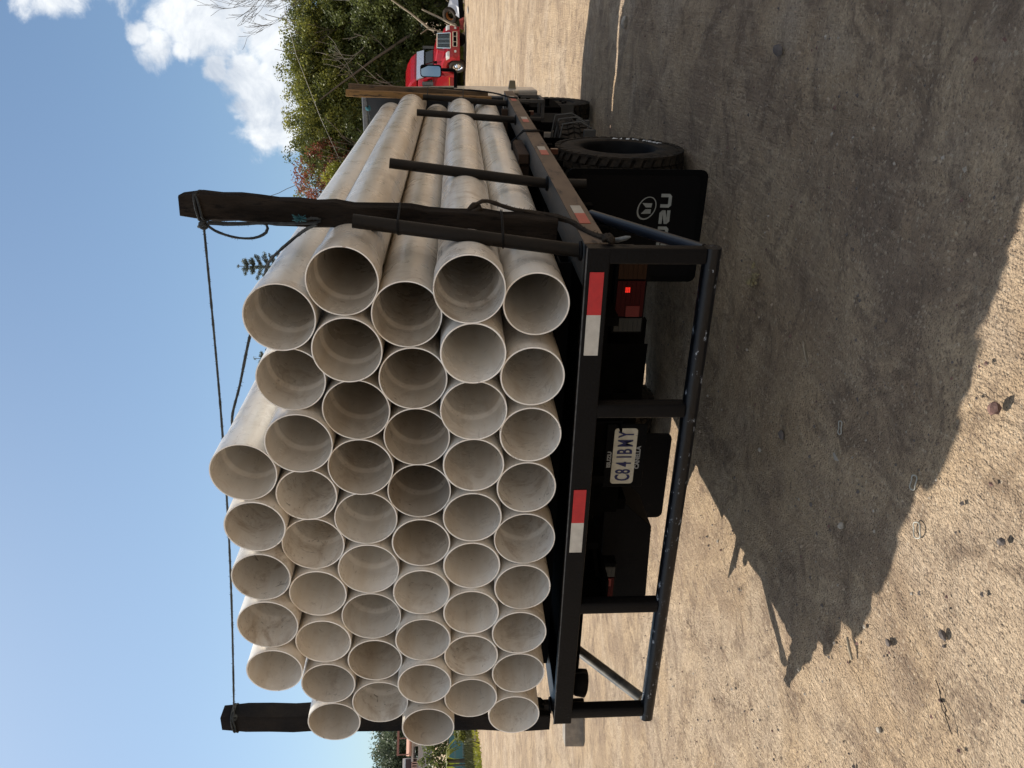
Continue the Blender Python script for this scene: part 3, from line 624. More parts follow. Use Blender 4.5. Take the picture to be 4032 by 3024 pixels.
# dunnage
b = MB()
y0, z0, z1, t = .42, ZT + .004, 1.232, .006
for (za, zb) in ((z0, z0 + t), (z1 - t, z1)): b.box(-1.24, 1.20, y0, y0 + .11, za, zb)
b.box(-1.24, 1.20, y0, y0 + t, z0 + t, z1 - t); b.box(-1.24, 1.20, y0 + .11 - t, y0 + .11, z0 + t, z1 - t)
tag(b.build('steel_bearer', blackm), 'square steel tube laid across the deck under the pipe ends', 'steel bearer')
dl = ('brown timber under the pipes between the two middle stakes', 'brown timber under the pipes near the front boards')
for i, y in enumerate((2.75, 5.3)):
    b = MB(); b.box(-1.2, 1.27, y, y + .11, ZT + .003, 1.234)
    tag(b.build('timber_bearer', brnwood, loc=(0, y, ZT)), dl[i], 'timber', 'timber bearers under the load')
b = MB(); b.beam((1.245, 2.72, 1.215), (1.255, 3.30, 1.225), .07, .075); tag(b.build('wood_block', brnwood, bevel=.004), 'brown wood block lashed on the rail behind the third stake', 'wood block')
b = MB()
for dy in (0, .03, .055): b.tube([(1.18, 3.12 + dy, 1.27), (1.30, 3.13 + dy * .5, 1.275), (1.385, 3.14 - dy, 1.19), (1.385, 3.15 - dy, 1.07), (1.33, 3.12 + dy, 1.055)], .006, 6)
tag(b.build('lashing_strap', wirem), 'thin black lashing around the rail and the brown wood block', 'strap')

# ------------------------------------------------------------------ the fifty pipes
PIPES = '''1_1 1.145 1.371 .028|1_2 .833 1.378 -.006|1_3 .540 1.374 .012|1_4 .259 1.382 .020|1_5 -.028 1.381 .017|1_6 -.307 1.383 .002|1_7 -.580 1.392 -.018|1_8 -.855 1.388 -.016|1_9 -1.152 1.403 -.019
2_1 1.226 1.645 -.029|2_2 .947 1.629 -.023|2_3 .667 1.625 .003|2_4 .386 1.624 .013|2_5 .101 1.628 .015|2_6 -.176 1.630 .011|2_7 -.450 1.632 -.008|2_8 -.730 1.631 -.012|2_9 -1.007 1.632 -.030
3_1 1.097 1.899 .031|3_2 .811 1.881 .024|3_3 .523 1.873 .031|3_4 .237 1.870 .037|3_5 -.043 1.868 .021|3_6 -.322 1.872 -.001|3_7 -.601 1.870 -.027|3_8 -.873 1.868 -.052|3_9 -1.169 1.855 -.066
4_1 1.240 2.148 .022|4_2 .951 2.145 .003|4_3 .664 2.127 .023|4_4 .379 2.124 .017|4_5 .093 2.118 .032|4_6 -.192 2.120 .021|4_7 -.478 2.121 .015|4_8 -.758 2.116 .004|4_9 -1.038 2.102 -.010
5_1 1.092 2.404 .008|5_2 .804 2.391 .034|5_3 .517 2.378 -.006|5_4 .236 2.373 .019|5_5 -.046 2.369 .031|5_6 -.327 2.367 .013|5_7 -.618 2.362 -.002|5_8 -.890 2.356 -.015|5_9 -1.171 2.348 -.008
6_1 .375 2.628 -.008|6_2 .095 2.608 -.021|6_3 -.188 2.611 -.026|6_4 -.469 2.609 -.036|6_5 -.750 2.602 -.054'''
BELL = set('5_1 5_2 5_3 4_1 4_2 4_3 4_4 4_5 4_6 4_7 4_9 3_1 3_2 3_3 3_4 2_1 2_3 1_5 6_1 6_4 5_5'.split())
def pipe_mesh(bell):
    mb = MB(); L_ = 5.97
    if bell:
        P = [(0, .1395), (0, .1445), (.155, .1445), (.20, .1368), (.5, .1365), (2, .1365), (4, .1365), (L_, .1365), (L_, .1295), (4, .1290), (2, .1282), (.6, .1278), (.26, .1278), (.206, .1278), (.190, .1281), (.176, .1368), (.166, .1384), (.15, .1388), (.05, .1394), ]
    else:
        P = [(0, .1305), (0, .1365), (.3, .1365), (2, .1365), (4, .1365), (L_, .1365), (L_, .1300), (4, .1295), (2, .1295), (.6, .1295), (.1, .1300)]
    K = len(P); mats_ = [1] + [0] * (K - 1)
    i0 = P.index((L_, .1365)); mats_[i0] = 1
    mb.lathe(P, (0, 1, 0), (0, 0, 0), 72, True, closed=True, mats=mats_)
    o = mb.build('plastic_pipe', [pvcm, rimw], loc=(0, 0, 0))
    # hard edges at the cut ends
    me_ = o.data; n = 72
    for e in me_.edges:
        a, b_ = e.vertices
        for i in (0, 1, i0, i0 + 1):
            if i * n <= a < (i + 1) * n and i * n <= b_ < (i + 1) * n: e.use_edge_sharp = True
    return o
protos = {True: pipe_mesh(True), False: pipe_mesh(False)}; used = {True: False, False: False}
ordn = ['first', 'second', 'third', 'fourth', 'fifth', 'sixth', 'seventh', 'eighth', 'ninth']
rowname = {1: 'bottom row', 2: 'second row up', 3: 'third row up', 4: 'fourth row up', 5: 'fifth row up', 6: 'short top row'}
rr = random.Random(11)
for line in PIPES.replace('\n', '|').split('|'):
    k, x, z, y = line.split(); r_, j = map(int, k.split('_')); bl = k in BELL
    o = protos[bl] if not used[bl] else protos[bl].copy()
    if used[bl]: C.objects.link(o)
    used[bl] = True
    o.location = (float(x), float(y), float(z)); o.rotation_euler = (0, rr.uniform(0, 6.28), 0)
    o.scale = (rr.uniform(.993, 1.004), 1, rr.uniform(.994, 1.004))
    o.color = (.60, .575, .54, 1) if k == '3_4' else (.78, .75, .70, 1) if k in '3_1 3_2 3_3 4_1 4_2 4_3 4_4 3_9 4_8 3_5' .split() else (1, .995, .975, 1)     # dirtier pipes in the middle rows
    if k == '5_1': o.scale = (1, 1.065, 1)
    tag(o, f"{'bell-ended' if bl else 'plain-ended'} dusty white plastic pipe, {ordn[j - 1]} from the right in the {rowname[r_]}", 'pipe', 'plastic pipes stacked on the truck bed')

inkm = mat('faded_ink', (.20, .19, .18), .6, var=(.42, .40, .37), vscale=60)
def faded_print(key_loc, y0, y1, ang, rows, h, seed, rad=.1366):
    o = min((q for q in C.objects if q.name.startswith('plastic_pipe')), key=lambda q: (q.location.x - key_loc[0]) ** 2 + (q.location.z - key_loc[1]) ** 2)
    o.rotation_euler = (0, 0, 0); o.scale = (1, 1, 1); rg = random.Random(seed); mb = MB()
    for k in range(rows):
        y = y0
        while y < y1:
            w = rg.uniform(.4, .8) * h * .8; a0 = R_(ang) - k * h * 1.5 / rad; a1 = a0 + h / rad * rg.uniform(.7, 1.0)
            if rg.random() > .14:
                V = [(o.location.x + (rad + .0012) * math.cos(a), yy, o.location.z + (rad + .0012) * math.sin(a)) for a in (a0, a1) for yy in (y, y + w)]
                mb.add([V[0], V[1], V[3], V[2]], [(0, 1, 2, 3)], False)
            y += w + h * .3
    mb.build('faded_print', inkm, o)
faded_print((1.240, 2.148), 1.15, 1.95, 62, 2, .016, 1)
faded_print((1.226, 1.645), .12, .30, 62, 2, .014, 2, .1368)
faded_print((1.226, 1.645), .42, .60, 40, 1, .014, 3, .1368)
# ------------------------------------------------------------------ timber posts, wires and ropes
def rough_post(a, bq, w, d, seed, n=14, chamfer=True, jit=.004):
    a = Vector(a); bq = Vector(bq); rg = random.Random(seed); ax = (bq - a).normalized(); ux = (Vector((1, 0, 0)) - ax * ax.x).normalized(); uy = ax.cross(ux) * -1; uy = Vector((0, 1, 0)) - ax * ax.y; uy.normalize()
    mb = MB(); rings = []
    for i in range(n + 1):
        t = i / n; c = a.lerp(bq, t); k = 1.0
        if chamfer and i == n: k = .84
        c2 = c + ux * rg.uniform(-jit, jit) + uy * rg.uniform(-jit, jit)
        prof = [(-.5, -.44), (-.44, -.5), (0, -.5), (.44, -.5), (.5, -.44), (.5, 0), (.5, .44), (.44, .5), (-.44, .5), (-.5, .44), (-.5, 0)]
        rings.append([c2 + ux * (px * w * k + rg.uniform(-jit, jit) * .5) + uy * (py * d * k + rg.uniform(-jit, jit) * .5) for px, py in prof])
    m_ = 11; V = [p for r0 in rings for p in r0]
    F = [(i * m_ + j, i * m_ + (j + 1) % m_, (i + 1) * m_ + (j + 1) % m_, (i + 1) * m_ + j) for i in range(n) for j in range(m_)]
    F += [tuple(range(m_ - 1, -1, -1)), tuple(n * m_ + j for j in range(m_))]
    return mb.add(V, F, False)
PR0, PR1 = Vector((1.352, .42, 1.255)), Vector((1.44, .46, 2.865))
tag(rough_post(PR0, PR1, .106, .10, 3, 20, jit=.006).build('timber_post', darkwood), 'rough dark timber post wired to the rear right stake', 'post', 'rear timber posts')
PL0, PL1 = Vector((-1.40, .18, ZT + .01)), Vector((-1.372, .22, 3.0))
tag(rough_post(PL0, PL1, .115, .11, 5, 14).build('timber_post', mat('shaded_timber', (.005, .005, .006), .8, spec=.12, var=(.018, .014, .011), vscale=6, bump=.6, bscale=40)), 'dark square timber post standing beyond the leftmost pipes', 'post', 'rear timber posts')  # the left post's shade is put into this darker timber colour
tag(rough_post((1.355, 5.73, 1.36), (1.405, 5.73, 2.80), .085, .06, 8, 10, False).build('timber_board', mat('weathered_board', (.13, .08, .038), .8, var=(.08, .05, .028), vscale=6, stretch=(3, 3, .6), bump=.5, var2=(.028, .02, .014), v2scale=12, v2th=(.55, .63))), 'weathered brown board, outer one of the pair at the front right', 'board', 'front right boards')
tag(rough_post((1.335, 5.59, 1.33), (1.37, 5.60, 2.81), .06, .10, 9, 10, False, jit=.003).build('timber_board', yelwood), 'yellow timber board, inner one of the pair by the front right stake', 'board', 'front right boards')
def loop_around(c, rx, ry, n=14, tilt=0., wob=.002, seed=0):
    rg = random.Random(seed); c = Vector(c)
    return [c + Vector((rx * math.copysign(abs(math.cos(t)) ** .55, math.cos(t)), ry * math.copysign(abs(math.sin(t)) ** .55, math.sin(t)), tilt * math.cos(t) + rg.uniform(-wob, wob))) for t in [2 * math.pi * i / n for i in range(n)]]
def hull_tie(xs_, ys_, rs_, xp, yp, z, seed, label, r=.0022, turns=2, hp=(.057, .053)):
    rg = random.Random(seed); mb = MB(); tilt = rg.uniform(-.03, .03)
    H_ = [(xp + hp[0], yp + hp[1]), (xp - hp[0], yp + hp[1]), (xp - hp[0], yp - hp[1]), (xs_ - rs_, ys_), (xs_ - rs_ * .7, ys_ - rs_ * .7), (xs_, ys_ - rs_), (xs_ + rs_ * .7, ys_ - rs_ * .7), (xs_ + rs_, ys_), (xp + hp[0], yp - hp[1])]
    for k in range(turns): mb.tube([(x, y, z + k * .0055 * rg.uniform(.6, 1.2) + tilt * (y - ys_)) for x, y in H_], r, 6, closed=True)
    return tag(mb.build('wire_tie', wirem), label, 'wire')
hull_tie(1.359, .205, .032, 1.365, .426, 1.50, 1, 'lower wire binding the dark timber post to its stake')
hull_tie(1.412, .205, .032, 1.389, .437, 1.93, 2, 'upper wire binding the dark timber post to its stake')
hull_tie(1.340, 5.42, .032, 1.362, 5.70, 1.62, 4, 'lower thin wire around the front right boards', turns=2, hp=(.05, .065))
hull_tie(1.360, 5.42, .032, 1.376, 5.70, 1.98, 5, 'middle thin wire around the front right boards', turns=2, hp=(.05, .065))
def rope(pts, r, name, M, label, seed=0, sub=10, strands=True, parent=None, cat='rope'):
    pts = [Vector(p) for p in pts]; P = []
    for i in range(len(pts) - 1):
        p0 = pts[max(i - 1, 0)]; p1 = pts[i]; p2 = pts[i + 1]; p3 = pts[min(i + 2, len(pts) - 1)]
        k = max(2, int((p2 - p1).length / .02) if (p2 - p1).length < .6 else 30)
        for j in range(k):
            t = j / k; P.append(.5 * ((2 * p1) + (p2 - p0) * t + (2 * p0 - 5 * p1 + 4 * p2 - p3) * t * t + (3 * p1 - p0 - 3 * p2 + p3) * t ** 3))
    P.append(pts[-1]); rg = random.Random(seed); rad = [r * rg.uniform(.85, 1.12) for _ in P]
    mb = MB(); mb.tube(P, rad, 8)
    for i in range(0, len(P) - 1, 1):     # loose fibres
        for _ in range(3):
            d = Vector((rg.uniform(-1, 1), rg.uniform(-1, 1), rg.uniform(-1, 1))).normalized(); q = P[i].lerp(P[i + 1], rg.random()); mb.tube([q + d * r * .8, q + d * r * rg.uniform(1.5, 2.3)], r * .12, 3, caps=False)
    o = mb.build(name, M, parent)
    if parent is None: tag(o, label, cat)
    return o
KR = Vector((1.372, .385, 2.765)); KL = Vector((-1.318, .17, 2.925))
top = [KR]
for t in (.1, .25, .39, .55, .7, .85): 
    p = KR.lerp(KL, t); p.z -= .030 * math.sin(math.pi * t); top.append(p)
top.append(KL)
TR_ = thing('tie_rope', (0, .3, 2.80), 'long thin rope tied across the top between the two rear posts', 'rope')
rope(top, .0055, 'line', ropem, '', 1, parent=TR_)
def knot(c, r, name, M, parent, seed):
    rg = random.Random(seed); mb = MB(); c = Vector(c)
    for k in range(4):
        ax = Vector((rg.uniform(-1, 1), rg.uniform(-1, 1), rg.uniform(-1, 1))).normalized(); u = ax.orthogonal().normalized(); w_ = ax.cross(u); cc = c + ax * rg.uniform(-.4, .4) * r
        mb.tube([cc + (u * math.cos(t) + w_ * math.sin(t)) * r * rg.uniform(.8, 1.05) for t in [i * 2 * math.pi / 12 for i in range(12)]], r * .36, 7, closed=True)
    return mb.build(name, M, parent)
knot(KR + Vector((-.006, -.01, .0)), .017, 'knot', ropem, TR_, 1); knot(KL, .014, 'knot', ropem, TR_, 2); knot(top[3], .011, 'knot', ropeblue, TR_, 3)
mb = MB()
for k in range(2): mb.tube(loop_around((1.432, .452, 2.775 + k * .016), .058, .060, 16, .016 - k * .01, .003, 30 + k), .0055, 7, closed=True)
mb.build('post_wrapping', ropem, TR_); mb = MB()
for k in range(2): mb.tube(loop_around((-1.372, .216, 2.925 + k * .012), .064, .062, 16, .008, .003, 40 + k), .005, 7, closed=True)
mb.build('post_wrapping', ropem, TR_)
rope([(1.375, .38, 2.765), (1.372, .375, 2.70), (1.373, .37, 2.62), (1.378, .37, 2.54), (1.374, .37, 2.50), (1.340, .37, 2.505), (1.315, .37, 2.56), (1.318, .37, 2.64), (1.345, .375, 2.72), (1.385, .38, 2.765)], .006, 'slack_loop', ropem, '', 2, parent=TR_)
# rope over the pipes
DR = [(1.376, .372, 2.29), (1.335, .40, 2.36), (1.215, .44, 2.50), (1.14, .47, 2.550), (1.06, .475, 2.562), (.85, .42, 2.640), (.60, .41, 2.715), (.43, .41, 2.772), (.33, .42, 2.774), (.10, .48, 2.752), (-.19, .56, 2.757), (-.47, .64, 2.757), (-.74, .72, 2.747), (-.86, .76, 2.70), (-1.03, .82, 2.51), (-1.17, .86, 2.492), (-1.31, .9, 2.40), (-1.345, .92, 1.20)]
LR = thing('lashing_rope', (0, .7, 2.6), 'rope running from the right post diagonally over the top pipes', 'rope')
rope(DR, .0065, 'line', ropem, '', 5, parent=LR)
rope([(1.380, .385, 2.745), (1.376, .385, 2.68), (1.378, .375, 2.60), (1.380, .372, 2.48), (1.380, .368, 2.38), (1.386, .366, 2.29), (1.40, .362, 2.27), (1.405, .362, 2.31), (1.385, .366, 2.36)], .0055, 'hanging_end', ropem, '', 6, parent=LR)
mb = MB(); rg = random.Random(3)
for i in range(60):
    p = Vector((1.405, .395, 2.355)); mb.tube([p, p + Vector((rg.uniform(-.012, .02), rg.uniform(-.02, 0), rg.uniform(-.03, .03)))], .0016, 4)
mb.v = [(v[0], v[1] - .04, v[2]) for v in mb.v]
mb.build('frayed_end', ropeblue, LR)
# rope at the right rail with its knot on the post
RR = thing('rail_rope', (1.39, .3, 1.3), 'thick brown rope from the timber post down over the rail corner', 'rope')
rope([(1.43, .44, 1.64), (1.455, .46, 1.60), (1.462, .47, 1.56), (1.435, .48, 1.48), (1.42, .48, 1.42), (1.412, .47, 1.33), (1.405, .44, 1.25), (1.395, .38, 1.185), (1.384, .30, 1.15), (1.382, .22, 1.11), (1.39, .16, 1.075), (1.38, .14, 1.06)], .0095, 'line', ropebrown, '', 8, parent=RR)
rope([(1.424, .46, 1.40), (1.40, .46, 1.30), (1.385, .42, 1.20), (1.38, .34, 1.165), (1.381, .25, 1.13), (1.386, .15, 1.08)], .008, 'second_line', ropebrown, '', 9, parent=RR)
knot((1.425, .455, 1.615), .026, 'knot', ropebrown, RR, 5); knot((1.385, .145, 1.072), .022, 'knot', ropebrown, RR, 6)
MB().tube([(1.36, .20, 1.08), (1.375, .17, 1.03), (1.39, .15, 1.00), (1.395, .15, .98)], [.012, .011, .010, .004], 8).build('hook', mat('worn_hook', (.14, .15, .15), .4, var=(.05, .05, .05), vscale=20), RR)
knot((-1.338, .20, 1.255), .040, 'rope_binding', wirem, T, 9)
SR = thing('front_rope', (1.39, 5.4, 1.6), 'taut dark rope running down from the front right boards to the rail', 'rope')
rope([(1.33, 5.46, 2.60), (1.18, 5.5, 2.58), (.95, 5.55, 2.56), (.6, 5.6, 2.55)], .006, 'line', ropem, '', 12, parent=SR)
knot((1.24, 5.48, 2.585), .022, 'frayed_knot', ropeblue, SR, 8)
rope([(1.40, 5.75, 1.95), (1.41, 5.74, 1.6), (1.40, 5.6, 1.32), (1.388, 5.35, 1.16), (1.386, 5.30, 1.08)], .008, 'rail_line', wirem, '', 13, parent=SR)
# lamp hanging under the left end of the beam and stub of the left stake
L_ = thing('work_lamp', (-1.18, .2, 1.0), 'black round work lamp hanging under the left end of the rear beam', 'lamp')
b = MB(); b.lathe([(-.05, .001), (-.05, .05), (0, .075), (.045, .078), (.05, .001)], (-.2, 0, -1), (-1.185, .22, 1.03), 20); b.build('shell', blackm, L_)
MB().tube([(-1.13, .2, 1.07), (-1.095, .2, 1.05), (-1.09, .2, 1.0), (-1.10, .2, .98)], .005, 6).build('cable', wirem, L_)

# ------------------------------------------------------------------ small things on the ground
def stone_mesh(mb, c, s, seed, n=1):
    rg = random.Random(seed); bm = bmesh.new(); bmesh.ops.create_icosphere(bm, subdivisions=n, radius=1)
    A = Vector((rg.uniform(.7, 1.3), rg.uniform(.7, 1.3), rg.uniform(.45, .8))); rot = Matrix.Rotation(rg.uniform(0, 6.28), 3, 'Z') @ Matrix.Rotation(rg.uniform(-.5, .5), 3, 'X')
    V = []
    for v in bm.verts:
        p = v.co * rg.uniform(.82, 1.12); V.append(Vector(c) + rot @ Vector((p.x * A.x, p.y * A.y, p.z * A.z)) * s)
    F = [tuple(v.index for v in f.verts) for f in bm.faces]; bm.free(); return mb.add(V, F, False)
stoned = mat('dark_stone', (.075, .062, .055), .85, var=(.12, .10, .09), vscale=30, bump=.4); stonep = mat('pale_stone', (.36, .32, .27), .85, var=(.25, .22, .18), vscale=30, bump=.4); stoner = mat('reddish_stone', (.16, .085, .07), .85, var=(.10, .06, .05), vscale=30, bump=.4)
items = [(1.14, -.893, .026, stoner, 'reddish stone in the sunlit corner beyond the shadow edge'), (.209, -.239, .020, stonep, 'pale pebble lying alone in the shadow, nearest the truck shadow middle'),
         (.121, .048, .013, stoned, 'small dark pebble in the shadow next to the plastic rings'), (.03, .712, .013, stonep, 'pale pebble in the shadow close behind the guard bar'),
         (.256, .487, .022, stoned, 'dark lump of stone in the shadow behind the number plate'), (2.096, 5.54, .05, stonep, 'large pale stone in the shade far along the right side'),
         (2.061, 1.391, .03, stoned, 'dark stone in the shade at the right edge beside the rear wheel'), (.78, -1.1, .015, stoned, 'small dark stone on the sunlit ground right of the rings'),
         (.30, -1.0, .017, stoned, 'small dark stone on the sunlit ground below the shadow'), (-.35, -.85, .014, stonep, 'pale pebble in the sun left of the shadow tip'), (.02, -.75, .014, stoned, 'dark pebble in the sun just below the shadow tip')]
for i, (x, y, s_, M_, lab) in enumerate(items):
    tag(stone_mesh(MB(), (x, y, s_ * .25), s_, 100 + i, 2).build('stone', M_, loc=(x, y, 0)), lab, 'stone', 'loose stones on the yard')
mb = MB(); rg = random.Random(21)
for i in range(8000):
    x = rg.uniform(-3.2, 3.2); y = rg.uniform(-2.2, 1) + (rg.random() ** 1.7) * 8
    if val_noise(np.array([x]), np.array([y]), 1.1, 9)[0] + rg.uniform(-.45, .45) < -.02: continue
    s_ = .0028 + .010 * rg.random() ** 4; mb.cur = rg.choice((0, 0, 0, 1, 2, 3)); bm_s = s_
    a = [Vector((rg.uniform(-1, 1), rg.uniform(-1, 1), 0)).normalized() for _ in range(2)]
    P = [Vector((x, y, 0)) + Vector((math.cos(t + rg.uniform(-.3, .3)), math.sin(t + rg.uniform(-.3, .3)), rg.uniform(-.3, .1))) * s_ for t in (0, 1.57, 3.14, 4.71)] + [Vector((x + rg.uniform(-.3, .3) * s_, y, s_ * rg.uniform(.5, .95)))]
    mb.add(P, [(0, 1, 4), (1, 2, 4), (2, 3, 4), (3, 0, 4)], False)
mb.build('gravel', [stoned, stonep, stoner, mat('tan_grit', (.28, .22, .16), .9)], kind='stuff')
def litter_ring(x, y, r, ry, rot, lab):
    mb = MB(); mb.tube([(x + r * math.cos(t) * math.cos(rot) - ry * math.sin(t) * math.sin(rot), y + r * math.cos(t) * math.sin(rot) + ry * math.sin(t) * math.cos(rot), .004 + .003 * math.sin(3 * t)) for t in [i * 2 * math.pi / 20 for i in range(20)]], .0028, 6, closed=True)
    return tag(mb.build('plastic_ring', mat('clear_plastic_scrap', (.30, .29, .25), .4), loc=(x, y, 0)), lab, 'litter', 'thin plastic rings on the ground')
litter_ring(.595, -.043, .030, .016, .3, 'thin oval plastic ring in the shadow nearest the guard bar')
litter_ring(.685, -.621, .030, .018, .1, 'thin oval plastic ring in the middle of the shadow')
litter_ring(.538, -.716, .030, .024, .5, 'thin round plastic ring right on the shadow edge')
mb = MB(); mb.tube([(.798, .462, .006), (.76, .42, .009), (.735, .40, .006), (.714, .361, .006)], [.003, .005, .004, .002], 6); tag(mb.build('twig', palebark), 'short pale twig lying in the shadow behind the rear right corner', 'twig')
mb = MB(); mb.tube([(-.19, -.50, .008), (-.215, -.535, .012), (-.25, -.575, .008)], [.005, .008, .006], 6); tag(mb.build('wood_chip', palebark), 'pale wood chip at the tip of the jagged shadow', 'wood chip')
mb = MB(); rg = random.Random(4)
mb.tube([(.13 + .01 * math.sin(i * 1.1) - i * .009, -1.05 - i * .013 + .008 * math.cos(i * 1.7), .006 + .006 * math.sin(i)) for i in range(12)], .0018, 5)
mb.tube([(.10 + .012 * math.cos(i * .8) - i * .006, -1.07 - i * .011, .005) for i in range(9)], .0016, 5); tag(mb.build('wire_scrap', wirem), 'twisted thin wire lying on the sunlit ground', 'wire')
mb = MB(); mb.add([(.46, -.03, .003), (.475, -.06, .010), (.455, -.10, .004), (.44, -.065, .007)], [(0, 1, 2, 3)]); tag(mb.build('dry_leaf', stonep), 'curled pale dry leaf in the shadow beside the plastic ring', 'leaf')
mb = MB(); rg = random.Random(6)
for i in range(16): stone_mesh(mb, (.888 + rg.gauss(0, .035), 1.203 + rg.gauss(0, .03), .01), rg.uniform(.008, .022), 300 + i)
tag(mb.build('clod', mat('ochre_clod', (.24, .19, .09), .9, var=(.14, .11, .07), vscale=30)), 'crumbled ochre clod in the shade behind the rear right corner', 'clod')
b = MB(); zb_ = H(-6.6, 4.9)
P = [(-6.98, 4.46), (-6.52, 4.68), (-6.62, 4.92), (-7.08, 4.70)]
b.hexa([(x, y, -.05) for x, y in P] + [(x * .998, y, .235) for x, y in P]); tag(b.build('concrete_block', mat('rough_concrete', (.27, .24, .20), .95, var=(.16, .14, .12), vscale=10, bump=1., bscale=30), bevel=.01), 'rough concrete block on the ground beyond the left end of the beam', 'concrete block')

# ------------------------------------------------------------------ red bonneted tractor across the yard
RT = thing('red_tractor_truck', (0, 0, 0), 'bright red bonneted tractor truck parked under the trees across the yard', 'truck')
b = MB(); b.hexa([(-.1, -.66, .90), (-1.9, -.90, .95), (-1.9, .90, .95), (-.1, .66, .90), (-.12, -.56, 1.78), (-1.9, -.80, 2.06), (-1.9, .80, 2.06), (-.12, .56, 1.78)]); b.build('bonnet', redp, RT, bevel=.08)
for s_ in (-1, 1):
    prof = [(.02, .80), (.0, 1.12), (-.25, 1.36), (-.8, 1.52), (-1.5, 1.50), (-1.95, 1.30), (-1.95, .62), (-1.66, .60), (-1.60, .85), (-1.38, 1.10), (-1.0, 1.18), (-.62, 1.10), (-.42, .85), (-.38, .60), (-.2, .55)]
    y0_ = .55 if s_ > 0 else -1.16
    b = MB(); b.prism(prof[::-1], (0, y0_ + .61, 0), (1, 0, 0), (0, 0, 1), .61); b.build('wing', redp, RT, bevel=.07)
b = MB(); b.prism([(.12, -.7), (-.02, -1.10), (-.34, -1.18), (-.34, 1.18), (-.02, 1.10), (.12, .7)], (0, 0, .38), (1, 0, 0), (0, 1, 0), .56); bum = b.build('bumper', redp, RT, bevel=.03)
b = MB()
for z in (.56, .80): b.beam((.135, -.55, z), (.135, .55, z), .03, .035)
for y in (-.55, -.2, .2, .55): b.beam((.135, y, .56), (.135, y, .80), .022, .03, (1, 0, 0))
b.build('bumper_trim', chrome, bum)
MB().box(.10, .128, -.52, .52, .57, .79).build('bumper_intake', blackm, bum)
for y in (-.86, .86): MB().disc((.09, y, .66), (1, 0, 0), .07, .06, 14).build('fog_lamp', lamp, bum)
b = MB(); b.hexa([(-.10, -.54, .98), (-.10, .54, .98), (-.06, .54, .98), (-.06, -.54, .98), (-.13, -.50, 1.74), (-.13, .50, 1.74), (-.09, .50, 1.74), (-.09, -.50, 1.74)]); gr = b.build('grille', blackm, RT)
b = MB()
for P_ in (((-.02, -.57, .96), (-.02, .57, .96)), ((-.06, -.53, 1.77), (-.06, .53, 1.77)), ((-.02, -.57, .96), (-.06, -.53, 1.77)), ((-.02, .57, .96), (-.06, .53, 1.77))): b.beam(*P_, .05, .07, (1, 0, 0))
for i in range(13):
    y = -.46 + i * .077; b.beam((-.045, y, 1.0), (-.075, y, 1.73), .008 if i not in (4, 8) else .022, .012, (1, 0, 0))
b.build('grille_surround', chrome, gr)
for s_ in (-1, 1):
    b = MB(); b.prism([(.03, 1.0), (.02, 1.14), (-.12, 1.24), (-.38, 1.22), (-.2, 1.0)][::-1], (0, (1.17 if s_ > 0 else -.80), 0), (1, 0, 0), (0, 0, 1), .37); b.build('headlight', lamp, RT, bevel=.03)
b = MB(); b.hexa([(-1.85, -1.08, .75), (-3.3, -1.12, .75), (-3.3, 1.12, .75), (-1.85, 1.08, .75), (-1.95, -1.02, 2.02), (-3.3, -1.10, 2.02), (-3.3, 1.10, 2.02), (-1.95, 1.02, 2.02)])
b.hexa([(-1.95, -1.02, 2.02), (-3.3, -1.10, 2.02), (-3.3, 1.10, 2.02), (-1.95, 1.02, 2.02), (-2.42, -.98, 3.02), (-3.3, -1.08, 3.06), (-3.3, 1.08, 3.06), (-2.42, .98, 3.02)])
rc = b.build('cab', redp, RT, bevel=.05)
b = MB(); b.hexa([(-1.93, -.95, 2.09), (-1.93, -.04, 2.09), (-1.99, -.04, 2.09), (-1.99, -.95, 2.09), (-2.20, -.92, 2.66), (-2.20, -.04, 2.66), (-2.26, -.04, 2.66), (-2.26, -.92, 2.66)])
b.hexa([(-1.93, .04, 2.09), (-1.93, .95, 2.09), (-1.99, .95, 2.09), (-1.99, .04, 2.09), (-2.20, .04, 2.66), (-2.20, .92, 2.66), (-2.26, .92, 2.66), (-2.26, .04, 2.66)]); b.build('windscreen', glass, rc)
b = MB(); b.hexa([(-2.06, -1.02, 2.66), (-2.06, 1.02, 2.66), (-2.14, 1.02, 2.66), (-2.14, -1.02, 2.66), (-2.28, -1.04, 3.12), (-2.28, 1.04, 3.12), (-2.40, 1.04, 3.12), (-2.40, -1.04, 3.12)]); b.build('silver_visor', silver, rc)
for s_ in (-1, 1):
    yy = 1.115 * s_; b = MB(); b.prism([(-2.2, 2.10), (-3.0, 2.10), (-3.0, 2.72), (-2.45, 2.74)], (0, yy, 0), (1, 0, 0), (0, 0, 1), .012 * (1 if s_ < 0 else -1)); b.build('side_window', glass, rc)
b = MB(); b.box(-5.1, -3.32, -1.18, 1.18, .85, 3.05); b.build('sleeper', redp, RT, bevel=.08)
prof = [(-2.25, 3.06), (-2.35, 3.25), (-2.7, 3.52), (-3.3, 3.76), (-4.0, 3.92), (-5.05, 3.98), (-5.05, 3.06)]
b = MB(); b.prism(prof, (0, -1.02, 0), (1, 0, 0), (0, 0, 1), -2.04); b.build('roof_fairing', redp, RT, bevel=.16)
b = MB(); b.box(-4.9, -1.9, -1.165, -1.10, 1.02, 1.06); b.build('gold_stripe', mat('gold_stripe', (.5, .22, .03), .4), RT)
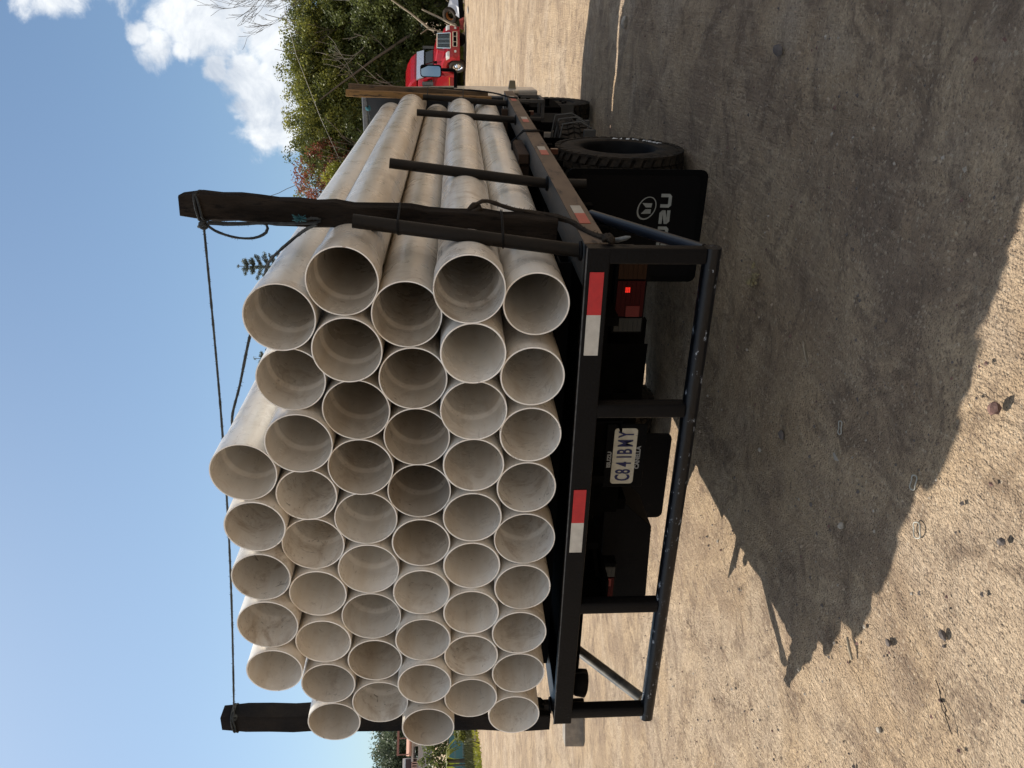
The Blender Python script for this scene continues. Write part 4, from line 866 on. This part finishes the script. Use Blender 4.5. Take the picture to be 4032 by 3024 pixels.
for cx_, cy_, du in ((-1.0, 1.13, False), (-6.6, 1.2, True), (-7.9, 1.2, True)):
    for s_ in (-1, 1):
        w_ = MB(); w_.lathe([(-.14, .30), (-.145, .42), (-.11, .52), (.11, .52), (.145, .42), (.14, .30), (.0, .28)], (0, 1, 0), (cx_, s_ * (cy_ - .14), .53), 36, closed=True); tw = w_.build('wheel', rubber, RT)
        r_m = MB(); yo = s_ * cy_; r_m.lathe([(-.02, .30), (-.06, .28), (-.05, .15), (.0, .12), (.03, .06), (.03, .001)], (0, s_, 0), (cx_, yo, .53), 28)
        r_m.build('rim', chrome, tw)
        r_m = MB()
        for k in range(10): a = 2 * math.pi * k / 10; r_m.disc((cx_ + .215 * math.cos(a), yo - s_ * .045, .53 + .215 * math.sin(a)), (0, 1, 0), .024, .02, 8)
        r_m.build('hand_holes', blackm, tw)
b = MB(); b.box(-8.6, -.4, -.42, .42, .62, .88); b.box(-8.4, -5.3, -.5, .5, .88, .95); b.build('chassis', blackm, RT)
for s_ in (-1, 1):
    b = MB(); b.tube([(-3.7, s_ * 1.0, .62), (-5.6, s_ * 1.0, .62)], .30, 20); b.build('fuel_tank', chrome, RT)
    b = MB(); b.box(-2.32, -2.22, s_ * 1.38 - .11, s_ * 1.38 + .11, 2.05, 2.75); b.tube([(-2.3, s_ * 1.1, 2.65), (-2.28, s_ * 1.36, 2.65)], .02, 6); b.tube([(-2.3, s_ * 1.1, 2.15), (-2.28, s_ * 1.36, 2.15)], .02, 6); b.build('door_mirror', mat('smoked_mirror', (.10, .11, .12), .2, metal=.8), RT)
    b = MB(); b.tube([(-.62, s_ * 1.05, 1.50), (-.60, s_ * 1.12, 1.80)], .016, 6); b.box(-.66, -.56, s_ * 1.12 - .07, s_ * 1.12 + .07, 1.78, 1.98); b.build('wing_mirror', blackm, RT)
RT.location = (0, 49.29, H(-1, 49) - .01); RT.rotation_euler = (0, 0, R_(-46.3))

# ------------------------------------------------------------------ trees
def leaf_cloud(name, M, clusters, per, spread, size, seed, parent=None, flat=.35):
    r = np.random.default_rng(seed); cl = np.asarray(clusters, float); n = len(cl)
    idx = np.repeat(np.arange(n), per); N_ = len(idx)
    d = r.normal(size=(N_, 3)); d /= np.linalg.norm(d, axis=1)[:, None]
    P = cl[idx] + d * (r.random(N_) ** .45)[:, None] * np.array([1, 1, .8]) * spread * r.uniform(.7, 1.25, size=(n, 1))[idx]
    nrm = d + r.normal(size=(N_, 3)) * .8 + np.array([0, 0, flat]); nrm /= np.linalg.norm(nrm, axis=1)[:, None]
    a = np.cross(nrm, r.normal(size=(N_, 3))); a /= np.linalg.norm(a, axis=1)[:, None]; b_ = np.cross(nrm, a)
    s1 = (size * r.uniform(.6, 1.35, N_))[:, None]; s2 = s1 * r.uniform(.45, .8, N_)[:, None]
    V = np.stack([P - a * s1, P - b_ * s2, P + a * s1, P + b_ * s2], 1).reshape(-1, 3)
    me_ = bpy.data.meshes.new(name); me_.vertices.add(len(V)); me_.vertices.foreach_set('co', V.reshape(-1).astype(np.float32))
    me_.loops.add(4 * N_); me_.loops.foreach_set('vertex_index', np.arange(4 * N_, dtype=np.int32)); me_.polygons.add(N_)
    me_.polygons.foreach_set('loop_start', np.arange(0, 4 * N_, 4, dtype=np.int32)); me_.polygons.foreach_set('loop_total', np.full(N_, 4, dtype=np.int32)); me_.update(); me_.materials.append(M)
    o = bpy.data.objects.new(name, me_); C.objects.link(o); o.parent = parent; return o
def grow(mb, p, d, ln, r, depth, rg, tips, spread=.6, minr=.012, up=.15):
    pts = [p]; rad = [r]; q = Vector(p); dd = Vector(d).normalized(); n = 4
    for i in range(n):
        dd = (dd + Vector((rg.uniform(-1, 1), rg.uniform(-1, 1), rg.uniform(-.6, 1))) * .16 + Vector((0, 0, up * .2))).normalized(); q = q + dd * ln / n; pts.append(q.copy()); rad.append(max(minr, r * (1 - .45 * (i + 1) / n)))
    mb.tube(pts, rad, 6 if r > .05 else 4, caps=False); tips.append(q.copy())
    if depth > 0:
        for k in range(rg.choice((2, 3, 3))):
            t = rg.randint(2, n); s0 = pts[t]; nd = (dd + Vector((rg.uniform(-1, 1), rg.uniform(-1, 1), rg.uniform(-.5, .8))) * spread).normalized()
            grow(mb, s0, nd, ln * rg.uniform(.6, .85), rad[t] * .72, depth - 1, rg, tips, spread, minr, up)
def tree(x, y, h, w, M, seed, label, group=None, base=.15, per=34, ncl=260, size=.10, trunk=bark, name='tree', dens=1., z=None, cat='tree', spread=.55):
    zb = H(x, y) if z is None else z; rg = random.Random(seed); root = thing(name, (x, y, zb), label, cat, group)
    mb = MB(); tips = []; grow(mb, Vector((x, y, zb - .2)), (rg.uniform(-.15, .15), rg.uniform(-.15, .15), 1), h * .42, .02 * h, 3, rg, tips, .75, .02)
    mb.build('trunk', trunk, root)
    lobes = [(rg.uniform(-.5, .5) * w, rg.uniform(-.5, .5) * w, h * (base + (1 - base) * rg.uniform(.2, .82)), rg.uniform(.26, .42) * w) for _ in range(9)] + [(0, 0, h * .78, w * .36), (rg.uniform(-.2, .2) * w, 0, h * .45, w * .5)]
    cl = []
    while len(cl) < ncl:
        lx, ly, lz, lr = rg.choice(lobes); d = Vector((rg.gauss(0, 1), rg.gauss(0, 1), rg.gauss(0, 1))).normalized() * lr * rg.random() ** .28
        p = (lx + d.x, ly + d.y, lz + d.z * .85)
        if p[2] < h * base * .6 or p[2] > h: continue
        cl.append(p)
    leaf_cloud('crown', M, cl, per, spread, size, seed, root); return root
def place_tree(proto, x, y, s, rot, label, group, sz=None):
    r = copy_tree(proto); r.location = (x, y, H(x, y)); r.scale = (s, s, sz or s); r.rotation_euler = (0, 0, rot); r['label'] = label
    if group: r['group'] = group
    return r
GA = 'trees of the wood behind the yard'
WL = 'leafy green tree in the dense wood behind the red truck'
tA = tree(-4.2, 61, 12.6, 7.2, leafA, 11, WL, GA, ncl=540, per=84, size=.086, spread=.62)
tB = tree(1.6, 63, 13.0, 7.6, leafB, 12, WL, GA, ncl=540, per=84, size=.086, spread=.62)
tC = tree(-1.2, 57.5, 8.0, 6.4, leafB, 13, WL, GA, base=.05, ncl=470, per=80, size=.080, spread=.55)
tD = tree(-8.2, 62, 12.4, 7.0, leafA, 14, WL, GA, ncl=540, per=84, size=.086, spread=.62)
rg = random.Random(77)
for i, (pr_, x, y, s_) in enumerate(((tA, -.9, 62.5, 1.03), (tD, -2.8, 64, 1.03), (tA, 5.5, 62, 1.0), (tB, -6.3, 65, 1.02), (tC, -5.0, 57.5, 1.0), (tC, 2.4, 58.5, 1.02), (tC, -8.4, 58.2, .98), (tC, 6.4, 58.0, 1.1), (tB, 9.5, 62, 1.05), (tD, 13, 60, 1.0),
        (tC, -3.4, 56.6, .62), (tC, .8, 59.0, 1.2), (tC, -14, 60, 1.05), (tA, -13.5, 62, .8), (tB, -15.5, 61, .86), (tC, 11, 56, 1.1), (tC, -6.6, 59.6, 1.25), (tC, 3.9, 56.8, .7), (tD, 16, 55, 1.0), (tA, 20, 50, 1.05), (tB, -7.4, 60, 1.0), (tA, -6.0, 60.5, 1.03), (tA, -2.2, 60, 1.02), (tD, -8.6, 61, 1.0), (tB, -4.4, 62.5, 1.04), (tC, -7.2, 57.0, .8), (tA, 1.0, 60, .97))):
    place_tree(pr_, x, y, s_, rg.uniform(0, 6.28), WL, GA)
GL = 'distant trees left of the wood'
for i, (pr_, x, y, s_) in enumerate(((tA, -20, 63, .85), (tB, -25, 61, .8), (tC, -30, 58, 1.0), (tA, -36, 56, .8), (tB, -42, 52, .8), (tC, -47, 46, 1.0), (tA, -31, 66, .75))): place_tree(pr_, x, y, s_, rg.uniform(0, 6.28), 'green tree in the far row hidden mostly by the stacked pipes', GL)
tree(-12.2, 56, 13.4, 6.4, leafR, 21, 'russet leaved tree rising just right of the timber post', None, ncl=380, per=46, size=.085, spread=.5)
tree(-9.5, 53, 11.2, 3.6, leafY, 22, 'lime green tree crown just above the rightmost pipes', None, ncl=220, per=46, size=.085, spread=.42)
# bare tree
bt = thing('bare_tree', (1.9, 56.5, H(1.9, 56.5)), 'leafless grey tree reaching above the wood at the top right', 'tree')
mb = MB(); tips = []; rg2 = random.Random(5); base_ = Vector((1.9, 56.5, H(1.9, 56.5)))
mb.tube([base_, base_ + Vector((.1, 0, 5)), base_ + Vector((.3, 0, 10))], [.2, .15, .11], 8); mb.build('trunk', mat('grey_bark', (.11, .10, .09), .9), bt)
mb = MB()
for k in range(6): grow(mb, base_ + Vector((.25, 0, 8.2 + k * .35)), (rg2.uniform(-.8, .5), rg2.uniform(-.4, .4), .9), 2.6, .05, 4, rg2, tips, .62, .011, .2)
mb.build('branches', MATS['grey_bark'], bt)
# pale fallen branches and slanting limb
b = MB(); b.tube([(.2, 51.6, H(0, 51) + .9), (.55, 52.0, H(0, 52) + 2.2), (1.4, 52.6, H(1, 52) + 3.4), (2.4, 53, H(2, 53) + 5.0)], [.09, .08, .06, .04], 7); b.tube([(.55, 52.0, H(0, 52) + 2.3), (.25, 51.8, H(0, 52) + 2.75)], .04, 6)
tag(b.build('fallen_branch', palebark), 'long pale dead branch leaning up behind the red truck bonnet', 'branch', 'dead pale branches')
b = MB(); b.tube([(.75, 51.2, H(0, 51) + .5), (1.25, 52, H(0, 51) + 1.7), (1.65, 52.5, H(0, 51) + 2.7)], [.08, .07, .05], 7)
tag(b.build('fallen_branch', palebark), 'shorter pale dead branch slanting beside the red truck grille', 'branch', 'dead pale branches')
b = MB(); b.tube([(.5, 55, 4.0), (-1.5, 55.2, 7.2), (-3.3, 55.4, 9.8), (-4.3, 55.6, 11.2)], [.11, .09, .06, .04], 8); tag(b.build('leaning_trunk', mat('leaning_bark', (.085, .065, .045), .9)), 'long bare brown trunk leaning diagonally across the wood', 'trunk')
wv = MB(); wv.tube([(2.6, 54.3, 13.0), (-1.3, 54.3, 12.3), (-5.4, 54.4, 11.0), (-9.3, 54.6, 9.5), (-13, 54.8, 8.2)], .014, 5); tag(wv.build('overhead_cable', mat('pale_cable', (.35, .34, .31), .7)), 'thin pale overhead cable crossing in front of the wood', 'cable')
rgx = random.Random(99)
for i in range(6):
    x = rgx.uniform(-8, 3.5); z = rgx.uniform(2.5, 10.5); mb = MB(); tips = []; grow(mb, Vector((x, 54.8 + rgx.uniform(0, 1.0), z)), (rgx.uniform(-.8, .8), -.2, rgx.uniform(.2, 1)), rgx.uniform(1.4, 2.6), .03, 2, rgx, tips, .6, .014)
    tag(mb.build('dead_twigs', mat('twig_bark', (.17, .15, .12), .9), loc=(x, 55, z)), 'pale bare twigs poking out of the wood', 'branch', 'bare twigs in the wood')
for kind_, test, txt in (('tall', lambda o: o.location.y >= 60, 'tall olive green tree, {} from the right along the back of the wood'), ('low', lambda o: o.location.y < 60, 'lower green tree, {} from the right along the front of the wood')):
    L0 = sorted([o for o in C.objects if o.get('group') == GA and -13.9 < o.location.x < 4.2 and test(o)], key=lambda o: -o.location.x)
    for i_, o in enumerate(L0): o['label'] = txt.format((ordn + ['tenth', 'eleventh', 'twelfth', 'thirteenth', 'fourteenth', 'fifteenth', 'sixteenth', 'seventeenth', 'eighteenth'])[i_])
L0 = sorted([o for o in C.objects if o.get('group') == 'bare twigs in the wood'], key=lambda o: -o.location.x)
for i_, o in enumerate(L0): o['label'] = f'pale bare twigs poking out of the wood, {ordn[i_]} cluster from the right'
# conifers behind the pipes
def conifer(x, y, h, w, seed, label):
    root = thing('conifer', (x, y, H(x, y)), label, 'tree', 'conifers beyond the load'); rg = random.Random(seed); zb = H(x, y)
    MB().tube([(x, y, zb), (x, y, zb + h * .99)], [.3, .03], 8).build('trunk', bark, root)
    cl = []; mb = MB(); k = 0; z = h * .25
    while z < h * .97:
        rad = w * (1 - z / h) ** .8 + .2; n = 6
        for i in range(n):
            a = k * .9 + i * 2 * math.pi / n + rg.uniform(-.2, .2); L0 = rad * rg.uniform(.7, 1.1)
            e = Vector((math.cos(a) * L0, math.sin(a) * L0, L0 * .35)); mb.tube([(x, y, zb + z), (x + e.x, y + e.y, zb + z + e.z)], [.04, .015], 4)
            for t in (.35, .5, .65, .8, .92, 1.0): cl.append((e.x * t, e.y * t, z + e.z * t))
        z += h * .045 * (1.05 - .4 * z / h); k += 1
    cl.append((0, 0, h * .985)); mb.build('boughs', bark, root); leaf_cloud('crown', leafC, cl, 40, .24, .055, seed, root, 0)
conifer(-21.2, 70.8, 21.0, 5.0, 31, 'pointed blue-green conifer top showing above the rightmost top pipe')
conifer(-33.5, 76.6, 21.6, 6.0, 32, 'broad conifer crown peeking between the top pipes')
# ------------------------------------------------------------------ left background seen beyond the load
def tl(x, y, h, w, M, seed, lab, z=None, nm='tree', base=.1, ncl=200, per=28, size=.16, spread=.7, cat='tree'): return tree(x, y, h, w, M, seed, lab, None, base=base, per=per, ncl=ncl, size=size, z=z, name=nm, spread=spread, cat=cat)
tl(-150, 121, 12.6, 17, leafF, 41, 'large hazy green tree on the skyline left of the leftmost pipes', z=None, ncl=560, per=50, size=.26, spread=1.6)
tl(-157, 108, 12.2, 15, leafF, 43, 'hazy green tree at the far left edge of the skyline', z=None, ncl=460, per=50, size=.26, spread=1.6)
tl(-143, 133, 12.4, 16, leafF, 42, 'hazy green tree half hidden behind the left timber post', z=None, ncl=460, per=50, size=.26, spread=1.6)
def bush(x, y, h, w, M, seed, lab, size=.10): return tree(x, y, h, w, M, seed, lab, None, base=.0, per=30, ncl=140, size=size, name='bush', cat='bush', spread=.4)
bush(-44.5, 35.2, 3.2, 3.6, leafB, 51, 'dark green bush in front of the grey house')
bush(-42.5, 36.6, 3.4, 3.0, leafF, 52, 'grey green bush behind the leftmost pipe in the middle rows')
bush(-39.2, 26.2, 1.3, 1.6, leafY, 53, 'bright green bush beside the turquoise wall')
bush(-33.6, 27.4, .8, 1.2, leafA, 54, 'small olive bush in front of the turquoise wall')
bush(-35.4, 24.3, .9, 1.5, leafA, 55, 'low olive bush at the left edge of the picture')
bush(-45.5, 32.0, 3.6, 4.2, leafB, 56, 'tall dark bush at the left edge behind the turquoise wall')
# house
hx, hy = -129.0, 104.0; HZ = 4.0; va = math.atan2(104 + 3, -129 - 2.25)
HU = thing('house', (hx, hy, HZ), 'pale grey two storey house with small square windows and an orange roof beyond the trees', 'house')
HM = Matrix.Translation((hx, hy, HZ)) @ Matrix.Rotation(va - math.pi / 2, 4, 'Z')
def hb_(mb): mb.v = [tuple(HM @ Vector(v)) for v in mb.v]; return mb
hwall = mat('grey_house_wall', (.40, .37, .36), .8, var=(.32, .30, .29), vscale=.8); hwhite = mat('white_house_wall', (.62, .63, .64), .8); horange = mat('orange_roof', (.36, .17, .11), .8); hdark = mat('house_shadow', (.04, .025, .03), .7)
w_ = hb_(MB().box(-9, 1.0, 0, 8, 0, 5.6)).build('wall', hwall, HU)
hb_(MB().box(-9, -1.9, .4, 7, 5.6, 8.6)).build('upper_wall', hwhite, HU)
hb_(MB().box(-2.5, 3.6, -.8, 6, 6.5, 6.9).box(.2, 3.4, .0, 5, 5.6, 6.5)).build('balcony_roof', hwall, HU)
for i in range(4):
    fr_ = hb_(MB().box(-1.2 - i * 2.4 - 1.5, -1.2 - i * 2.4, -.06, .02, 2.2, 3.9)).build('window', hwhite, HU); hb_(MB().box(-1.2 - i * 2.4 - 1.35, -1.2 - i * 2.4 - .15, -.09, -.061, 2.35, 3.75)).build('pane', glass, fr_)
b = MB()
for zz_, x0_, x1_ in ((5.7, -9, -2.6), (.9, -9, .8)):
    b.box(x0_, x1_, -.5, -.3, zz_ + 1.0, zz_ + 1.12); 
    k = x0_
    while k < x1_: b.box(k, k + .16, -.46, -.34, zz_, zz_ + 1.0); k += .42
hb_(b).build('balustrade', mat('brick_balustrade', (.45, .30, .26), .8), HU)
hb_(MB().hexa([(-1.5, -1.2, 6.9), (5, -1.2, 6.9), (5, 5, 7.2), (-1.5, 5, 7.2), (-1.5, -1.0, 7.3), (5, -1.0, 7.3), (5, 5, 8.2), (-1.5, 5, 8.2)])).build('roof', horange, HU)
b = MB()
for x_ in (-1.3, 1.6, 4.6): b.box(x_, x_ + .2, 0, .2, 7.3, 9.6)
b.box(-1.4, 4.9, -.1, .25, 9.5, 9.75); b.box(-1.4, 4.9, 2.4, 2.6, 9.5, 9.75); hb_(b).build('pergola', mat('red_steel', (.20, .10, .085), .6), HU)
hb_(MB().box(-5.2, -2.0, -.02, .38, 5.9, 8.0)).build('doorway', hdark, HU)
# turquoise wall, poles, pipe, banana plant, rubble and grass
b = MB(); zt_ = H(-40, 31)
b.beam((-39.3, 33.6, zt_ + .45), (-43.2, 27.6, zt_ + .45), .15, 1.5); tag(b.build('turquoise_wall', mat('turquoise_paint', (.06, .17, .19), .7, var=(.05, .13, .145), vscale=.8)), 'low turquoise painted wall behind the bushes at far left', 'wall')
b = MB()
for i in range(5):
    t = i / 4; b.tube([(-33.5 - 3.6 * t, 31.0 - 5.2 * t, H(-35, 28) - .1), (-33.5 - 3.6 * t, 31.0 - 5.2 * t, H(-35, 28) + 1.5)], .05, 6)
for zz_ in (.5, .95, 1.35): b.tube([(-33.5, 31.0, H(-35, 28) + zz_), (-37.1, 25.8, H(-35, 28) + zz_)], .012, 4)
tag(b.build('wire_fence', mat('grey_post', (.16, .15, .13), .9)), 'grey post and wire fence at the far left edge of the yard', 'fence')
b = MB(); c_ = Vector((-31.9, 26.4, H(-32, 26) + .52)); dv = (Vector((2.25, -2.97, 0)) - Vector((c_.x, c_.y, 0))).normalized()
b.lathe([(0, .36), (0, .46), (-1.6, .46), (-1.6, .36), (-.8, .36)], dv, c_, 28, True, closed=True); tag(b.build('concrete_pipe', mat('grey_concrete', (.36, .36, .34), .85, var=(.27, .27, .25), vscale=6)), 'short grey concrete pipe lying at the far left edge of the yard', 'concrete pipe')
BP = thing('banana_plant', (-35.6, 26.9, H(-35.6, 26.9)), 'drooping plant with long arched leaves beside the turquoise wall', 'plant')
b = MB(); rgb = random.Random(8)
for i in range(11):
    a = rgb.uniform(0, 6.28); l_ = rgb.uniform(.9, 1.5); p0 = Vector((-35.6, 26.9, H(-35.6, 26.9) + 1.3)); prev = None; d_ = Vector((math.cos(a), math.sin(a), 0)); sd = Vector((-d_.y, d_.x, 0))
    for k in range(7):
        t = k / 6; q = p0 + d_ * l_ * t + Vector((0, 0, .9 * t - 1.5 * t * t)); wd = .17 * math.sin(math.pi * min(1, t + .12)) + .02
        cur = (q - sd * wd, q + Vector((0, 0, .03)), q + sd * wd)
        if prev: b.add([*prev, *cur], [(0, 1, 4, 3), (1, 2, 5, 4)], True)
        prev = cur
b.build('leaves', leafY, BP); MB().tube([(-35.6, 26.9, H(-35.6, 26.9) - .1), (-35.6, 26.9, H(-35.6, 26.9) + 1.4)], [.13, .08], 10).build('stem', bark, BP)
# grass and weeds along the edge of the yard
def grass(name, pts, M, seed, n, hgt, spread_):
    r = np.random.default_rng(seed); pts = np.array(pts, float); seg = r.integers(0, len(pts) - 1, n); t = r.random(n)[:, None]; P = pts[seg] * (1 - t) + pts[seg + 1] * t; P = P + r.normal(size=(n, 2)) * spread_
    z = gh(P[:, 0], P[:, 1]); a = r.random(n) * 6.28; h_ = hgt * r.uniform(.4, 1.3, n); w_ = h_ * .16; lean = r.normal(size=(n, 2)) * .35 * h_[:, None]
    B0 = np.stack([P[:, 0] - np.cos(a) * w_, P[:, 1] - np.sin(a) * w_, z - .03], 1); B1 = np.stack([P[:, 0] + np.cos(a) * w_, P[:, 1] + np.sin(a) * w_, z - .03], 1); Tt = np.stack([P[:, 0] + lean[:, 0], P[:, 1] + lean[:, 1], z + h_], 1)
    V = np.stack([B0, B1, Tt], 1).reshape(-1, 3); me_ = bpy.data.meshes.new(name); me_.vertices.add(len(V)); me_.vertices.foreach_set('co', V.reshape(-1).astype(np.float32)); me_.loops.add(3 * n); me_.loops.foreach_set('vertex_index', np.arange(3 * n, dtype=np.int32)); me_.polygons.add(n)
    me_.polygons.foreach_set('loop_start', np.arange(0, 3 * n, 3, dtype=np.int32)); me_.polygons.foreach_set('loop_total', np.full(n, 3, dtype=np.int32)); me_.update(); me_.materials.append(M)
    o = bpy.data.objects.new(name, me_); C.objects.link(o); o['kind'] = 'stuff'; return o
edge = [(18, 47), (8, 51.5), (2, 53.5), (-4, 53.5), (-10, 53), (-20, 50), (-28, 42), (-33, 32), (-32, 26.8), (-30.6, 23.4), (-28.8, 20.6), (-28, 14)]
grass('grass', edge, leafY, 3, 22000, .20, .40)
grass('undergrowth', [(18, 50), (8, 54.5), (2, 56), (-4, 56), (-10, 55.5), (-20, 53), (-31, 44), (-36, 33), (-35, 27.6), (-32.8, 24), (-31, 20)], mat('dry_scrub', (.13, .12, .05), .9, var=(.09, .10, .035), vscale=.6, var2=(.22, .18, .10), v2scale=1.5), 4, 26000, .42, .8)
mb = MB(); rgc = random.Random(12)
for i in range(160):
    t = rgc.random() * 4; k = int(t); k = min(k, 3); e = [(-31.2, 27.6), (-30.6, 25.0), (-30.0, 23.2), (-29.2, 21.4), (-28.2, 19.6)]; f_ = t - k
    x = e[k][0] * (1 - f_) + e[k + 1][0] * f_ + rgc.gauss(-.4, .3); y = e[k][1] * (1 - f_) + e[k + 1][1] * f_ + rgc.gauss(.3, .3); mb.cur = rgc.choice((0, 0, 0, 1)); stone_mesh(mb, (x, y, H(x, y) + .05), rgc.uniform(.06, .2), i)
mb.build('rubble', [mat('brown_rubble', (.09, .06, .05), .9), stonep], kind='stuff')
mb = MB()
for i in range(120):
    x = rgc.uniform(-6, 6); y = 52.6 + rgc.uniform(-.6, .6); mb.cur = rgc.choice((0, 0, 1)); stone_mesh(mb, (x, y, H(x, y)), rgc.uniform(.03, .12), 500 + i)
mb.build('litter_and_stones', [MATS['brown_rubble'], stonep], kind='stuff')
# debris right of the red truck
zz0 = H(1.5, 52.5)
b = MB(); b.lathe([(-.12, .27), (-.14, .42), (-.10, .52), (.10, .52), (.14, .42), (.12, .27)], (-.35, -.75, .45), (1.35, 52.2, zz0 + .85), 32, closed=True)
b.cur = 1; b.lathe([(.11, .27), (.02, .24), (-.1, .24), (-.11, .27)], (-.35, -.75, .45), (1.35, 52.2, zz0 + .85), 32); tag(b.build('old_tyre', [rubber, mat('rusty_rim', (.30, .13, .04), .9)]), 'old tyre with a rusty rim lying on scrap beside the wood', 'tyre')
b = MB(); b.hexa([(1.2, 51.7, zz0 + .25), (2.5, 51.5, zz0 + .35), (2.5, 51.56, zz0 + .35), (1.2, 51.76, zz0 + .25), (1.7, 52.1, zz0 + 1.05), (2.7, 51.9, zz0 + .75), (2.7, 51.96, zz0 + .75), (1.7, 52.16, zz0 + 1.05)]); tag(b.build('white_panel', mat('white_sheet', (.62, .63, .66), .5, var=(.45, .46, .5), vscale=2)), 'crumpled white sheet metal panel propped on scrap at the top right', 'panel')
b = MB(); b.beam((1.0, 51.9, zz0 + .12), (3.4, 51.4, zz0 + .32), .3, .3); b.beam((1.6, 52.4, zz0 + .5), (3.2, 52.0, zz0 + .7), .2, .2); tag(b.build('scrap_frame', blackm, bevel=.02), 'black scrap frame lying under the white panel', 'scrap')
b = MB(); b.hexa([(.55, 51.5, zz0 + .02), (1.25, 51.3, zz0 + .02), (1.3, 51.5, zz0 + .02), (.6, 51.7, zz0 + .02), (.6, 51.55, zz0 + .22), (1.1, 51.4, zz0 + .3), (1.15, 51.5, zz0 + .3), (.65, 51.65, zz0 + .2)]); tag(b.build('red_scrap', mat('faded_red_plastic', (.45, .08, .06), .6)), 'faded red plastic scrap on the ground right of the red truck', 'scrap')
b = MB(); b.lathe([(0, .001), (.02, .22), (.05, .16), (.06, .001)], (0, 0, 1), (1.75, 45.5, H(1.7, 45.5)), 12); tag(b.build('white_litter', whitep), 'small white plastic litter lying in front of the wood', 'litter')
